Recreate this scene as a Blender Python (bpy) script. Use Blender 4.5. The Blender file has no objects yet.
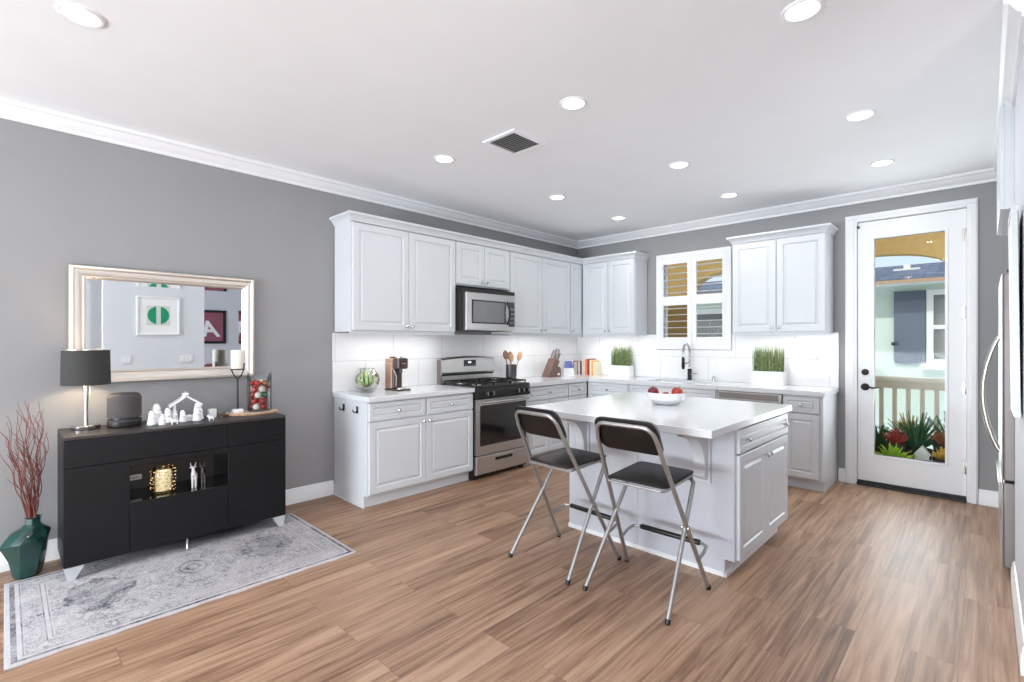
import bpy, bmesh, math, random
from mathutils import Vector, Matrix
random.seed(7)
R = math.radians
scene = bpy.context.scene
COL = scene.collection

# ---------------------------------------------------------------- camera, sky, sun, exposure
cam_d = bpy.data.cameras.new('camera'); cam = bpy.data.objects.new('camera', cam_d); COL.objects.link(cam)
cam_d.sensor_width = 36.0; cam_d.sensor_fit = 'HORIZONTAL'; cam_d.lens = 490.0 / 1024 * 36
cam_d.shift_y = 1.0 / 1024; cam_d.clip_start = 0.02; cam_d.clip_end = 200
cam.location = (0, 0, 1.362); cam.rotation_euler = (R(90), 0, R(44.0))
scene.camera = cam
scene.view_settings.view_transform = 'Standard'; scene.view_settings.look = 'None'
scene.view_settings.gamma = 1.0; scene.view_settings.use_curve_mapping = False
scene.view_settings.exposure = 0.1
scene.cycles.use_denoising = True
scene.cycles.max_bounces = 10; scene.cycles.diffuse_bounces = 6; scene.cycles.glossy_bounces = 6
scene.cycles.transparent_max_bounces = 16; scene.cycles.caustics_reflective = False; scene.cycles.caustics_refractive = False
scene.cycles.sample_clamp_indirect = 6.0

world = bpy.data.worlds.new('sky'); scene.world = world; world.use_nodes = True
bg = world.node_tree.nodes['Background']
bg.inputs['Color'].default_value = (0.72, 0.86, 1.0, 1); bg.inputs['Strength'].default_value = 1.0

def light(name, kind, loc, energy, color=(1, 1, 1), rot=(0, 0, 0), size=0.1, size_y=None, shape=None, parent=None, spread=None):
    d = bpy.data.lights.new(name, kind); d.energy = energy; d.color = color
    if kind == 'AREA':
        d.size = size
        d.shape = shape or ('RECTANGLE' if size_y else 'SQUARE')
        if size_y: d.size_y = size_y
        if spread: d.spread = spread
    elif kind == 'POINT': d.shadow_soft_size = size
    o = bpy.data.objects.new(name, d); COL.objects.link(o); o.location = loc; o.rotation_euler = rot
    if parent: o.parent = parent; o.location = Vector(loc) - worldloc(parent)
    return o

sun = light('sun', 'SUN', (0, -20, 30), 2.2, (1.0, 0.95, 0.86), (R(42), 0, R(-18))); sun.data.angle = R(1)
# unseen fill lamps added to brighten the room; the last is door daylight
light('fill_front', 'AREA', (-2.2, -4.96, 1.35), 150, (0.90, 0.95, 1.0), (R(90), 0, 0), 3.2, 2.2)  # added fill lamp just inside the unseen front opening
light('fill_ceiling_front', 'AREA', (-2.2, -4.90, 0.75), 290, (0.84, 0.93, 1.0), (R(132), 0, 0), 3.2, 0.9)  # added lamp tilted up to lift the ceiling
light('fill_side_room', 'AREA', (2.56, -0.45, 1.45), 75, (0.95, 0.97, 1.0), (R(90), 0, R(90)), 1.6, 2.0)  # added fill lamp before the solid side-room wall, no window there
light('fill_far_ceiling', 'AREA', (-0.5, 5.80, 0.9), 7, (0.9, 0.96, 1.0), (R(-128), 0, 0), 0.5, 1.1)  # added lamp aimed up to brighten the far ceiling
light('daylight_kitchen_door', 'AREA', (-0.5, 5.80, 1.4), 15, (0.93, 0.97, 1.0), (R(-90), 0, 0), 0.5, 2.0)

# ---------------------------------------------------------------- dimensions
XL, YB, ZC = -4.20, 5.69, 2.79      # left wall, back wall, ceiling
XR = 0.12                           # right wall
CT = 0.914                          # counter top

# ---------------------------------------------------------------- materials
def s2l(c):
    return tuple(((v / 255) / 12.92 if v / 255 <= 0.04045 else ((v / 255 + 0.055) / 1.055) ** 2.4) for v in c)

class NT:
    def __init__(s, name):
        s.m = bpy.data.materials.new(name); s.m.use_nodes = True; s.t = s.m.node_tree
        s.p = s.t.nodes['Principled BSDF']; s.out = s.t.nodes['Material Output']
    def n(s, kind, **kw):
        nd = s.t.nodes.new('ShaderNode' + kind)
        for k, v in kw.items(): setattr(nd, k, v)
        return nd
    def link(s, a, b): s.t.links.new(a, b)
    def put(s, sock, v):
        if hasattr(v, 'is_linked') or hasattr(v, 'links'): s.link(v, sock)
        else: sock.default_value = v
    def math(s, op, a, b=0.0, c=None, clamp=False):
        nd = s.n('Math', operation=op); nd.use_clamp = clamp
        s.put(nd.inputs[0], a); s.put(nd.inputs[1], b)
        if c is not None: s.put(nd.inputs[2], c)
        return nd.outputs[0]
    def mix(s, f, a, b, blend='MIX'):
        nd = s.n('MixRGB', blend_type=blend)
        for i, v in enumerate((f, a, b)):
            if isinstance(v, tuple): v = v if len(v) == 4 else v + (1,)
            s.put(nd.inputs[i], v)
        return nd.outputs[0]
    def coord(s, scale=(1, 1, 1), which='Object'):
        tc = s.n('TexCoord'); mp = s.n('Mapping'); mp.inputs['Scale'].default_value = scale
        s.link(tc.outputs[which], mp.inputs['Vector']); return mp.outputs[0]
    def noise(s, vec, scale, detail=3, rough=0.5, dist=0.0):
        nd = s.n('TexNoise'); s.link(vec, nd.inputs['Vector']); nd.inputs['Scale'].default_value = scale
        nd.inputs['Detail'].default_value = detail; nd.inputs['Roughness'].default_value = rough
        nd.inputs['Distortion'].default_value = dist
        return nd.outputs['Fac']
    def ramp(s, f, stops):
        nd = s.n('ValToRGB'); s.link(f, nd.inputs[0]); e = nd.color_ramp.elements
        while len(e) < len(stops): e.new(0.5)
        for el, (p, c) in zip(e, stops): el.position = p; el.color = c + (1,) if len(c) == 3 else c
        return nd.outputs[0]
    def bump(s, h, strength=0.2, dist=0.01):
        nd = s.n('Bump'); nd.inputs['Strength'].default_value = strength; nd.inputs['Distance'].default_value = dist
        s.link(h, nd.inputs['Height']); s.link(nd.outputs[0], s.p.inputs['Normal'])
    def sep(s, vec):
        nd = s.n('SeparateXYZ'); s.link(vec, nd.inputs[0]); return nd.outputs
    def comb(s, x, y, z=0.0):
        nd = s.n('CombineXYZ'); s.put(nd.inputs[0], x); s.put(nd.inputs[1], y); s.put(nd.inputs[2], z); return nd.outputs[0]

def simple(name, rgb, rough=0.5, metal=0.0, var=0.04, scale=8, bump=0.0, bscale=None, coat=0.0, stretch=(1, 1, 1), emit=None, es=0.0, spec=None, rvar=0.0):
    k = NT(name); c = s2l(rgb); v = k.coord(stretch)
    f = k.noise(v, scale)
    lo = tuple(max(0, x * (1 - var)) for x in c); hi = tuple(min(1, x * (1 + var)) for x in c)
    k.link(k.ramp(f, [(0.3, lo), (0.7, hi)]), k.p.inputs['Base Color'])
    k.p.inputs['Roughness'].default_value = rough; k.p.inputs['Metallic'].default_value = metal
    if rvar: k.link(k.math('MULTIPLY_ADD', f, rvar, rough - rvar / 2), k.p.inputs['Roughness'])
    if coat: k.p.inputs['Coat Weight'].default_value = coat; k.p.inputs['Coat Roughness'].default_value = 0.08
    if spec is not None: k.p.inputs['Specular IOR Level'].default_value = spec
    if bump: k.bump(k.noise(v, bscale or scale * 10), bump, 0.002)
    if emit: k.p.inputs['Emission Color'].default_value = s2l(emit) + (1,); k.p.inputs['Emission Strength'].default_value = es
    return k.m

def glass_mat(name, tint=(1, 1, 1), refl=1.0, edge=0.0):
    k = NT(name); tr = k.n('BsdfTransparent'); tr.inputs[0].default_value = tint + (1,)
    gl = k.n('BsdfGlossy'); gl.inputs['Roughness'].default_value = 0.02
    fr = k.n('Fresnel'); fr.inputs['IOR'].default_value = 1.45
    mx = k.n('MixShader'); k.link(k.math('MULTIPLY', fr.outputs[0], refl, clamp=True), mx.inputs[0])
    k.link(tr.outputs[0], mx.inputs[1]); k.link(gl.outputs[0], mx.inputs[2]); k.link(mx.outputs[0], k.out.inputs['Surface'])
    return k.m

M = {}
M['wall'] = simple('grey_wall_paint', (149, 149, 150), 0.75, var=0.015, scale=3, bump=0.05, bscale=180)
M['wall_white'] = simple('pale_wall_paint', (214, 217, 224), 0.75, var=0.015, scale=3)
M['ceiling'] = simple('ceiling_paint', (245, 247, 250), 0.85, var=0.01, scale=3)
M['trim'] = simple('white_trim_paint', (236, 237, 239), 0.35, var=0.01)
M['cab'] = simple('white_cabinet_paint', (209, 213, 217), 0.38, var=0.012, scale=4)
M['island_shaded'] = simple('island_panel_shaded', (196, 198, 205), 0.4, var=0.012, scale=4)  # cabinet white darkened: shade of the overhang put into the colour
M['quartz'] = simple('white_quartz', (221, 224, 227), 0.18, var=0.015, scale=40, coat=0.2)
M['chrome'] = simple('chrome', (205, 205, 208), 0.12, 1.0, var=0.02)
M['nickel'] = simple('brushed_nickel', (190, 186, 180), 0.28, 1.0, var=0.03)
M['tubesteel'] = simple('silver_tube', (172, 171, 170), 0.36, 0.8, var=0.04, scale=20)
M['steel'] = simple('stainless_steel', (200, 198, 196), 0.3, 0.95, var=0.05, scale=6, stretch=(1, 1, 30), rvar=0.1)
M['steel_h'] = simple('stainless_steel_brushed', (205, 203, 201), 0.3, 0.9, var=0.04, scale=6, stretch=(30, 1, 30), rvar=0.1)
M['fridge_side'] = simple('fridge_side_grey', (140, 132, 130), 0.4, 0.5, var=0.04)
M['black'] = simple('black_plastic', (26, 24, 23), 0.42, var=0.1, scale=30)
M['seat_black'] = simple('black_brown_seat', (22, 19, 18), 0.4, var=0.12, scale=30, spec=0.4)
M['matte_black'] = simple('matte_black_metal', (22, 22, 23), 0.45, 0.3, var=0.08)
M['iron'] = simple('cast_iron', (24, 24, 25), 0.55, 0.2, var=0.15, scale=40, bump=0.2)
M['black_glass'] = simple('black_glass', (24, 25, 28), 0.06, var=0.05, coat=0.6)
M['grey_glass'] = simple('grey_door_glass', (120, 122, 124), 0.15, var=0.05, coat=0.3)
M['glass'] = glass_mat('window_glass', (0.97, 0.985, 0.98), 0.12)
M['vessel'] = glass_mat('clear_glass', (0.97, 0.985, 0.98), 0.9)
M['mirror'] = simple('mirror_silver', (236, 240, 240), 0.0, 1.0, var=0.0)
M['champagne'] = simple('champagne_silver_leaf', (226, 219, 210), 0.36, 0.85, var=0.02, scale=3)
M['bronze_edge'] = simple('brown_frame_edge', (140, 118, 100), 0.4, 0.5, var=0.1)
M['board'] = simple('sideboard_black', (15, 16, 19), 0.42, var=0.25, scale=5, stretch=(1, 1, 14), bump=0.06, bscale=30, spec=0.3)
M['board_top'] = simple('sideboard_top', (50, 46, 46), 0.42, var=0.12, scale=5, stretch=(10, 1, 1), bump=0.1, bscale=30)
M['niche'] = simple('niche_black_gloss', (16, 16, 18), 0.1, var=0.1, coat=0.4)
M['niche_back'] = simple('niche_back_panel', (52, 49, 49), 0.45, var=0.05)
M['shade'] = simple('charcoal_fabric', (56, 56, 55), 0.85, var=0.08, scale=60, bump=0.3, bscale=500)
M['shade_in'] = simple('shade_lining', (235, 232, 225), 0.8, var=0.02)
M['speaker'] = simple('speaker_fabric', (70, 67, 68), 0.8, var=0.1, scale=80, bump=0.35, bscale=600)
M['porcelain'] = simple('white_porcelain', (240, 240, 241), 0.25, var=0.02, coat=0.3)
M['candle'] = simple('ivory_wax', (238, 234, 220), 0.5, var=0.02); M['candle'].node_tree.nodes['Principled BSDF'].inputs['Subsurface Weight'].default_value = 0.15
M['teal'] = simple('teal_glaze', (16, 60, 56), 0.1, var=0.45, scale=5, coat=0.6, stretch=(3, 3, .6))
M['twig'] = simple('red_twig', (116, 64, 56), 0.7, var=0.25, scale=30)
M['leaf'] = simple('green_leaf', (78, 116, 44), 0.5, var=0.25, scale=18)
M['leaf_pale'] = simple('striped_leaf', (188, 204, 144), 0.45, var=0.45, scale=30)
M['leaf_dark'] = simple('dark_leaf', (62, 112, 72), 0.5, var=0.3, scale=16)
M['leaf_lime'] = simple('lime_leaf', (176, 216, 60), 0.5, var=0.2, scale=16)
M['leaf_red'] = simple('red_leaf', (180, 66, 60), 0.5, var=0.25, scale=16)
M['leaf_orange'] = simple('orange_leaf', (172, 100, 66), 0.5, var=0.35, scale=20)
M['leaf_gold'] = simple('gold_leaf', (216, 186, 84), 0.5, var=0.25, scale=20)
M['blade'] = simple('grass_blade', (124, 142, 92), 0.6, var=0.5, scale=30)
M['red_ball'] = simple('red_ornament', (186, 44, 34), 0.16, 0.4, var=0.12, scale=10, coat=0.5)
M['green_ball'] = simple('green_ornament', (24, 112, 58), 0.16, 0.4, var=0.12, scale=10, coat=0.5)
M['white_ball'] = simple('white_ornament', (236, 232, 224), 0.22, 0.1, var=0.04, coat=0.5)
M['gold_ball'] = simple('copper_ornament', (196, 120, 84), 0.2, 0.6, var=0.1)
M['apple'] = simple('red_apple_skin', (170, 32, 30), 0.28, var=0.35, scale=16, coat=0.3)
M['apple2'] = simple('orange_red_apple_skin', (172, 50, 32), 0.28, var=0.35, scale=16, coat=0.3)
M['apple_dark'] = simple('dark_red_apple_skin', (118, 18, 30), 0.28, var=0.35, scale=16, coat=0.3)
M['stem'] = simple('brown_stem', (80, 56, 36), 0.7)
M['slabwood'] = simple('pale_wood_slice', (222, 198, 172), 0.6, var=0.12, scale=10, stretch=(1, 6, 1))
M['bark'] = simple('bark', (196, 160, 132), 0.85, var=0.3, scale=40, bump=0.5)
M['coffee'] = simple('copper_brown_plastic', (164, 128, 106), 0.36, 0.15, var=0.05, spec=0.6)
M['coffee_dk'] = simple('dark_brown_plastic', (66, 50, 46), 0.3, var=0.08)
M['crock'] = simple('dark_grey_crock', (74, 70, 70), 0.35, 0.4, var=0.2, scale=6, stretch=(4, 4, 1))
M['spoonwood'] = simple('spoon_wood', (196, 158, 122), 0.6, var=0.12, scale=12)
M['spoonwood2'] = simple('brown_spoon_wood', (150, 112, 90), 0.6, var=0.12, scale=12)
M['block'] = simple('walnut_block', (112, 86, 78), 0.5, var=0.15, scale=10, stretch=(1, 6, 1))
M['handle_grey'] = simple('grey_knife_handle', (150, 140, 138), 0.35, 0.5, var=0.06)
M['white_plastic'] = simple('white_plastic', (222, 222, 225), 0.4, var=0.01)
M['blue_print'] = simple('blue_print', (110, 122, 186), 0.5, var=0.3, scale=14)
M['paper'] = simple('page_paper', (236, 230, 218), 0.8, var=0.03)
M['threshold'] = simple('black_threshold', (30, 28, 27), 0.5, var=0.1)
M['oil_bronze'] = simple('oil_rubbed_bronze', (46, 40, 36), 0.35, 0.7, var=0.15)
M['ochre'] = simple('ochre_stucco', (196, 168, 112), 0.9, var=0.06, scale=20, bump=0.4, bscale=90)
M['mint'] = simple('mint_stucco', (214, 228, 220), 0.9, var=0.04, scale=20, bump=0.3, bscale=90)
M['slate'] = NT('x').m
M['fascia'] = simple('tan_fascia', (190, 160, 130), 0.7, var=0.06)
M['shutter_blue'] = simple('blue_grey_shutter', (98, 108, 126), 0.7, var=0.05)
M['white_ext'] = simple('white_exterior_paint', (240, 240, 238), 0.6, var=0.02)
M['rail'] = simple('cream_railing_paint', (246, 241, 228), 0.6, var=0.03)
M['porch'] = simple('porch_concrete', (188, 184, 178), 0.9, var=0.1, scale=8)
M['pot'] = simple('dark_pot', (60, 54, 50), 0.7, var=0.15)
M['vent_back'] = simple('vent_backing', (96, 97, 100), 0.8, var=0.03)
M['candle_glow'] = simple('glowing_candle', (240, 226, 190), 0.5, var=0.1, scale=30, emit=(255, 226, 160), es=0.35)
M['lens'] = simple('light_lens', (255, 255, 255), 0.5, var=0.0, emit=(255, 255, 255), es=5.0)
M['led'] = simple('led_strip', (255, 255, 255), 0.5, var=0.0, emit=(255, 250, 240), es=4.0)
M['fairy'] = simple('fairy_light', (255, 230, 170), 0.5, var=0.0, emit=(255, 220, 150), es=1.6)
M['display'] = simple('display_glow', (220, 235, 240), 0.4, var=0.0, emit=(220, 235, 240), es=0.7)
M['bulb'] = simple('bulb_glow', (255, 230, 190), 0.5, var=0.0, emit=(255, 205, 140), es=8.0)
M['frame_black'] = simple('dark_frame', (34, 28, 32), 0.35, var=0.1)
M['burgundy'] = simple('burgundy_mat', (146, 84, 102), 0.7, var=0.08)
M['art_green'] = simple('green_print', (18, 146, 104), 0.6, var=0.06)
M['art_grey'] = simple('pale_grey_print', (206, 212, 210), 0.7, var=0.12, scale=60)
M['panel_grey'] = simple('pale_grey_frame', (200, 203, 204), 0.35, 0.3, var=0.03)

def slate_mat():
    k = NT('slate_shingles'); v = k.coord((1, 1, 1)); br = k.n('TexBrick'); k.link(v, br.inputs['Vector'])
    br.inputs['Scale'].default_value = 1.0; br.inputs['Brick Width'].default_value = 0.3; br.inputs['Row Height'].default_value = 0.14
    br.inputs['Mortar Size'].default_value = 0.008
    br.inputs['Color1'].default_value = s2l((120, 128, 150)) + (1,); br.inputs['Color2'].default_value = s2l((80, 88, 112)) + (1,)
    br.inputs['Mortar'].default_value = s2l((54, 58, 74)) + (1,)
    k.link(br.outputs['Color'], k.p.inputs['Base Color']); k.p.inputs['Roughness'].default_value = 0.9; return k.m
M['slate'] = slate_mat()

def floor_mat():
    k = NT('oak_vinyl_planks'); v = k.coord(); s = k.sep(v)
    pv = k.comb(s[1], s[0]); br = k.n('TexBrick'); k.link(pv, br.inputs['Vector'])
    br.offset = 0.37; br.inputs['Scale'].default_value = 1.0; br.inputs['Brick Width'].default_value = 1.22
    br.inputs['Row Height'].default_value = 0.18; br.inputs['Mortar Size'].default_value = 0.0012; br.inputs['Mortar Smooth'].default_value = 0.2
    br.inputs['Color1'].default_value = (0, 0, 0, 1); br.inputs['Color2'].default_value = (1, 1, 1, 1); br.inputs['Mortar'].default_value = (0.5, 0.5, 0.5, 1)
    pid = k.sep(br.outputs['Color'])[0]
    off = k.math('MULTIPLY', pid, 37.0)
    g1 = k.noise(k.comb(k.math('MULTIPLY', s[0], 18.0), k.math('MULTIPLY_ADD', s[1], 0.9, off), off), 1.0, 6, 0.62, 1.2)
    g2 = k.noise(k.comb(k.math('MULTIPLY', s[0], 70.0), k.math('MULTIPLY_ADD', s[1], 2.2, off), off), 1.0, 4, 0.6, 0.4)
    g3 = k.noise(k.comb(k.math('MULTIPLY', s[0], 4.0), k.math('MULTIPLY_ADD', s[1], 0.5, off), off), 1.0, 3, 0.5, 0.5)
    f = k.math('ADD', k.math('MULTIPLY', g1, 0.58), k.math('MULTIPLY', g2, 0.32))
    f = k.math('ADD', f, k.math('MULTIPLY', g3, 0.20))
    f = k.math('ADD', f, k.math('MULTIPLY_ADD', pid, 0.075, -0.065))
    c = k.ramp(f, [(0.34, s2l((88, 62, 47))), (0.44, s2l((126, 95, 75))), (0.52, s2l((155, 122, 98))), (0.60, s2l((174, 141, 116))), (0.74, s2l((192, 162, 137)))])
    c = k.mix(k.math('MULTIPLY', br.outputs['Fac'], 0.7), c, s2l((90, 62, 46)))
    k.link(c, k.p.inputs['Base Color'])
    k.link(k.math('MULTIPLY_ADD', g2, 0.14, 0.38), k.p.inputs['Roughness'])
    h = k.math('SUBTRACT', k.math('MULTIPLY', g2, 0.5), br.outputs['Fac'])
    k.bump(h, 0.12, 0.002); return k.m
M['floor'] = floor_mat()

def tile_mat(axis):
    k = NT('white_wall_tile_' + axis); v = k.coord(); s = k.sep(v)
    pv = k.comb(s[1] if axis == 'y' else s[0], s[2]); br = k.n('TexBrick'); k.link(pv, br.inputs['Vector'])
    br.inputs['Scale'].default_value = 1.0; br.inputs['Brick Width'].default_value = 0.60; br.inputs['Row Height'].default_value = 0.274
    br.inputs['Mortar Size'].default_value = 0.0025; br.offset = 0.5
    br.inputs['Color1'].default_value = s2l((236, 236, 237)) + (1,); br.inputs['Color2'].default_value = s2l((232, 232, 234)) + (1,)
    br.inputs['Mortar'].default_value = s2l((196, 197, 199)) + (1,)
    vein = k.noise(v, 2.2, 6, 0.6, 2.0)
    c = k.mix(k.ramp(vein, [(0.49, (0, 0, 0)), (0.51, (0.2, 0.2, 0.2)), (0.53, (0, 0, 0))]), br.outputs['Color'], s2l((215, 216, 220)))
    k.link(c, k.p.inputs['Base Color']); k.p.inputs['Roughness'].default_value = 0.16
    k.bump(k.math('MULTIPLY', br.outputs['Fac'], -1.0), 0.25, 0.002); return k.m
M['tile_y'] = tile_mat('y'); M['tile_x'] = tile_mat('x')

def rug_mat(hx, hy):
    k = NT('faded_persian_rug'); v = k.coord(); s = k.sep(v)
    ax = k.math('ABSOLUTE', s[0]); ay = k.math('ABSOLUTE', s[1])
    d = k.math('MINIMUM', k.math('SUBTRACT', hx, ax), k.math('SUBTRACT', hy, ay))
    def band(val, lo, hi):
        return k.math('MULTIPLY', k.math('GREATER_THAN', val, lo), k.math('LESS_THAN', val, hi))
    mv = k.comb(ax, ay)                                    # mirrored in both axes
    n1 = k.noise(mv, 17, 2, .5, 1.6); n2 = k.noise(mv, 34, 2, .5, 1.2)
    def contour(n, c_, w): return k.math('LESS_THAN', k.math('ABSOLUTE', k.math('SUBTRACT', n, c_)), w)
    vo = k.n('TexVoronoi', feature='DISTANCE_TO_EDGE'); k.link(mv, vo.inputs['Vector']); vo.inputs['Scale'].default_value = 21
    pat = k.math('MAXIMUM', k.math('MAXIMUM', contour(n1, .5, .022), k.math('MULTIPLY', contour(n2, .47, .03), .7)), k.math('MULTIPLY', k.math('LESS_THAN', vo.outputs['Distance'], .05), .7))
    blob = k.math('GREATER_THAN', n1, .585)
    def ell(sx, sy, cy): return k.math('SQRT', k.math('ADD', k.math('POWER', k.math('DIVIDE', ax, sx), 2.0), k.math('POWER', k.math('DIVIDE', k.math('SUBTRACT', ay, cy), sy), 2.0)))
    big = k.noise(v, 8, 4, .6)
    r = ell(.10, .07, 0.0); med = k.math('ADD', band(r, 0.35, 0.55), band(r, 0.85, 1.05))
    e = k.math('ADD', ell(.24, .17, .42), k.math('MULTIPLY_ADD', big, 1.6, -0.8)); patch = k.math('LESS_THAN', e, .85)
    corner = k.math('LESS_THAN', k.math('ADD', k.math('SUBTRACT', hx, ax), k.math('SUBTRACT', hy, ay)), .52)
    worn = k.ramp(k.noise(v, 6, 5, .65), [(0.34, (.25, .25, .25)), (0.62, (1, 1, 1))])
    speck = k.ramp(k.noise(v, 75, 3, .7), [(0.40, (.1, .1, .1)), (0.62, (1, 1, 1))])
    fine = k.noise(v, 190, 2)
    infield = k.math('GREATER_THAN', d, 0.165)
    field = k.math('MULTIPLY', infield, k.math('ADD', k.math('MULTIPLY', pat, 0.7), k.math('ADD', k.math('MULTIPLY', med, 0.6), k.math('ADD', k.math('MULTIPLY', patch, k.math('MULTIPLY_ADD', blob, .35, .5)), k.math('MULTIPLY', blob, .25))), clamp=True))
    bl = k.math('ADD', k.math('MULTIPLY', band(d, 0.020, 0.040), 1.0), k.math('ADD', k.math('MULTIPLY', band(d, 0.056, 0.062), 0.8), k.math('ADD', k.math('MULTIPLY', band(d, 0.135, 0.141), 0.8), k.math('MULTIPLY', band(d, 0.155, 0.161), 0.7))))
    bm = k.math('MULTIPLY', band(d, 0.064, 0.133), k.math('ADD', k.math('MULTIPLY', pat, 0.6), k.math('MULTIPLY', blob, .3)))
    tot = k.math('ADD', field, k.math('ADD', bl, bm), clamp=True)
    tot = k.math('MULTIPLY', tot, k.math('MULTIPLY', k.sep(worn)[0], k.math('MULTIPLY_ADD', k.sep(speck)[0], .7, .62)), clamp=True)
    c = k.mix(big, s2l((212, 208, 209)), s2l((176, 173, 178)))
    c = k.mix(tot, c, s2l((58, 64, 73)))
    c = k.mix(k.math('MULTIPLY', k.math('SUBTRACT', 1.0, k.sep(speck)[0]), 0.22), c, s2l((128, 124, 128)))
    k.link(c, k.p.inputs['Base Color']); k.p.inputs['Roughness'].default_value = 0.95
    k.bump(fine, 0.4, 0.003); return k.m

# ---------------------------------------------------------------- geometry helpers
def worldloc(o):
    v = Vector((0, 0, 0))
    while o is not None: v += o.location; o = o.parent
    return v

class B:
    """collects geometry (through an optional coordinate map) and links it as one mesh object"""
    def __init__(s, fmap=None): s.v = []; s.f = []; s.M = fmap or (lambda a, b, c: (a, b, c))
    def add(s, pts, faces):
        o = len(s.v); s.v += [s.M(*p) for p in pts]; s.f += [tuple(i + o for i in f) for f in faces]; return s
    def box(s, a0, a1, b0, b1, c0, c1):
        p = [(a, b, c) for a in (a0, a1) for b in (b0, b1) for c in (c0, c1)]
        return s.add(p, [(0, 1, 3, 2), (4, 6, 7, 5), (0, 4, 5, 1), (2, 3, 7, 6), (0, 2, 6, 4), (1, 5, 7, 3)])
    def loft(s, rings, cap0=True, cap1=True, closed=True):
        n = len(rings[0]); p = [q for r in rings for q in r]; f = []
        for i in range(len(rings) - 1):
            for j in range(n if closed else n - 1):
                a, b = i * n + j, i * n + (j + 1) % n
                f.append((a, b, b + n, a + n))
        if cap0: f.append(tuple(range(n)))
        if cap1: f.append(tuple(range((len(rings) - 1) * n, len(rings) * n)))
        return s.add(p, f)
    def tube(s, pts, r, n=10, caps=True, closed=False):
        P = [Vector(p) for p in pts]; m = len(P); rr = r if isinstance(r, (list, tuple)) else [r] * m
        T = []
        for i in range(m):
            a = P[i - 1] if (i > 0 or closed) else P[i]; b = P[(i + 1) % m] if (i < m - 1 or closed) else P[i]
            T.append((b - a).normalized())
        u = T[0].orthogonal().normalized(); rings = []
        for i in range(m):
            u = (u - T[i] * u.dot(T[i])).normalized(); w = T[i].cross(u)
            rings.append([tuple(P[i] + (u * math.cos(2 * math.pi * k / n) + w * math.sin(2 * math.pi * k / n)) * rr[i]) for k in range(n)])
        if closed: rings.append(rings[0]); return s.loft(rings, False, False)
        return s.loft(rings, caps, caps)
    def turn(s, o, axis, prof, n=20, cap0=True, cap1=True):
        """prof: (radius, distance along axis)"""
        A = Vector(axis).normalized(); u = A.orthogonal().normalized(); w = A.cross(u); O = Vector(o)
        rings = [[tuple(O + A * h + (u * math.cos(2 * math.pi * k / n) + w * math.sin(2 * math.pi * k / n)) * max(r, 1e-4)) for k in range(n)] for r, h in prof]
        return s.loft(rings, cap0, cap1)
    def ball(s, c, r, n=14, sx=1, sy=1, sz=1):
        m = max(6, n // 2 + 2); rings = []
        for i in range(m + 1):
            t = math.pi * i / m; rr = max(math.sin(t), 1e-3)
            rings.append([(c[0] + r * sx * rr * math.cos(2 * math.pi * k / n), c[1] + r * sy * rr * math.sin(2 * math.pi * k / n), c[2] - r * sz * math.cos(t)) for k in range(n)])
        return s.loft(rings)
    def prism(s, poly, vec):
        q = [tuple(Vector(p) + Vector(vec)) for p in poly]; return s.loft([list(poly), q])
    def quad(s, *p): return s.add(p, [tuple(range(len(p)))])
    def rect_rings(s, a0, a1, z0, z1, seq, cap0=True, cap1=True):
        """concentric rectangles in the a-z plane: seq of (inset, depth)"""
        return s.loft([[(a0 + i, d, z0 + i), (a1 - i, d, z0 + i), (a1 - i, d, z1 - i), (a0 + i, d, z1 - i)] for i, d in seq], cap0, cap1)
    def build(s, name, mat, parent=None, bevel=0.0, angle=35, loc=None, rz=0.0, seg=2):
        if parent is not None: org = worldloc(parent) if not getattr(s, 'local', False) else Vector((0, 0, 0))
        elif loc is not None: org = Vector((0, 0, 0))
        else:
            xs, ys, zs = zip(*s.v); org = Vector(((min(xs) + max(xs)) / 2, (min(ys) + max(ys)) / 2, min(zs)))
        me = bpy.data.meshes.new(name); me.from_pydata([tuple(Vector(p) - org) for p in s.v], [], s.f)
        bm = bmesh.new(); bm.from_mesh(me); bmesh.ops.recalc_face_normals(bm, faces=bm.faces); bm.to_mesh(me); bm.free()
        me.materials.append(M[mat] if isinstance(mat, str) else mat)
        for p in me.polygons: p.use_smooth = True
        me.set_sharp_from_angle(angle=R(angle))
        o = bpy.data.objects.new(name, me); COL.objects.link(o)
        if parent is not None: o.parent = parent
        else: o.location = loc if loc is not None else org
        if rz: o.rotation_euler.z = rz
        if bevel:
            bv = o.modifiers.new('bevel', 'BEVEL'); bv.width = bevel; bv.segments = seg; bv.limit_method = 'ANGLE'; bv.angle_limit = R(40)
        return o

def LB(fmap=None):
    b = B(fmap); b.local = True; return b
def tag(o, label, cat, group=None, kind=None):
    o['label'] = label; o['category'] = cat
    if group: o['group'] = group
    if kind: o['kind'] = kind
    return o
def thing(name, label, cat, loc=(0, 0, 0), rz=0.0, group=None):
    o = bpy.data.objects.new(name, None); COL.objects.link(o); o.location = loc; o.rotation_euler = (0, 0, rz)
    o.empty_display_size = 0.05
    return tag(o, label, cat, group)
def struct(o): o['kind'] = 'structure'; return o
def copy_tree(o, parent=None):
    c = o.copy(); COL.objects.link(c)
    if parent is not None: c.parent = parent
    for ch in list(o.children): copy_tree(ch, c)
    return c

# coordinate maps for fronts: (along, depth out from wall, up)
FL = lambda a, d, z: (XL + d, a, z)          # left wall
FB = lambda a, d, z: (a, YB - d, z)          # back wall

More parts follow.
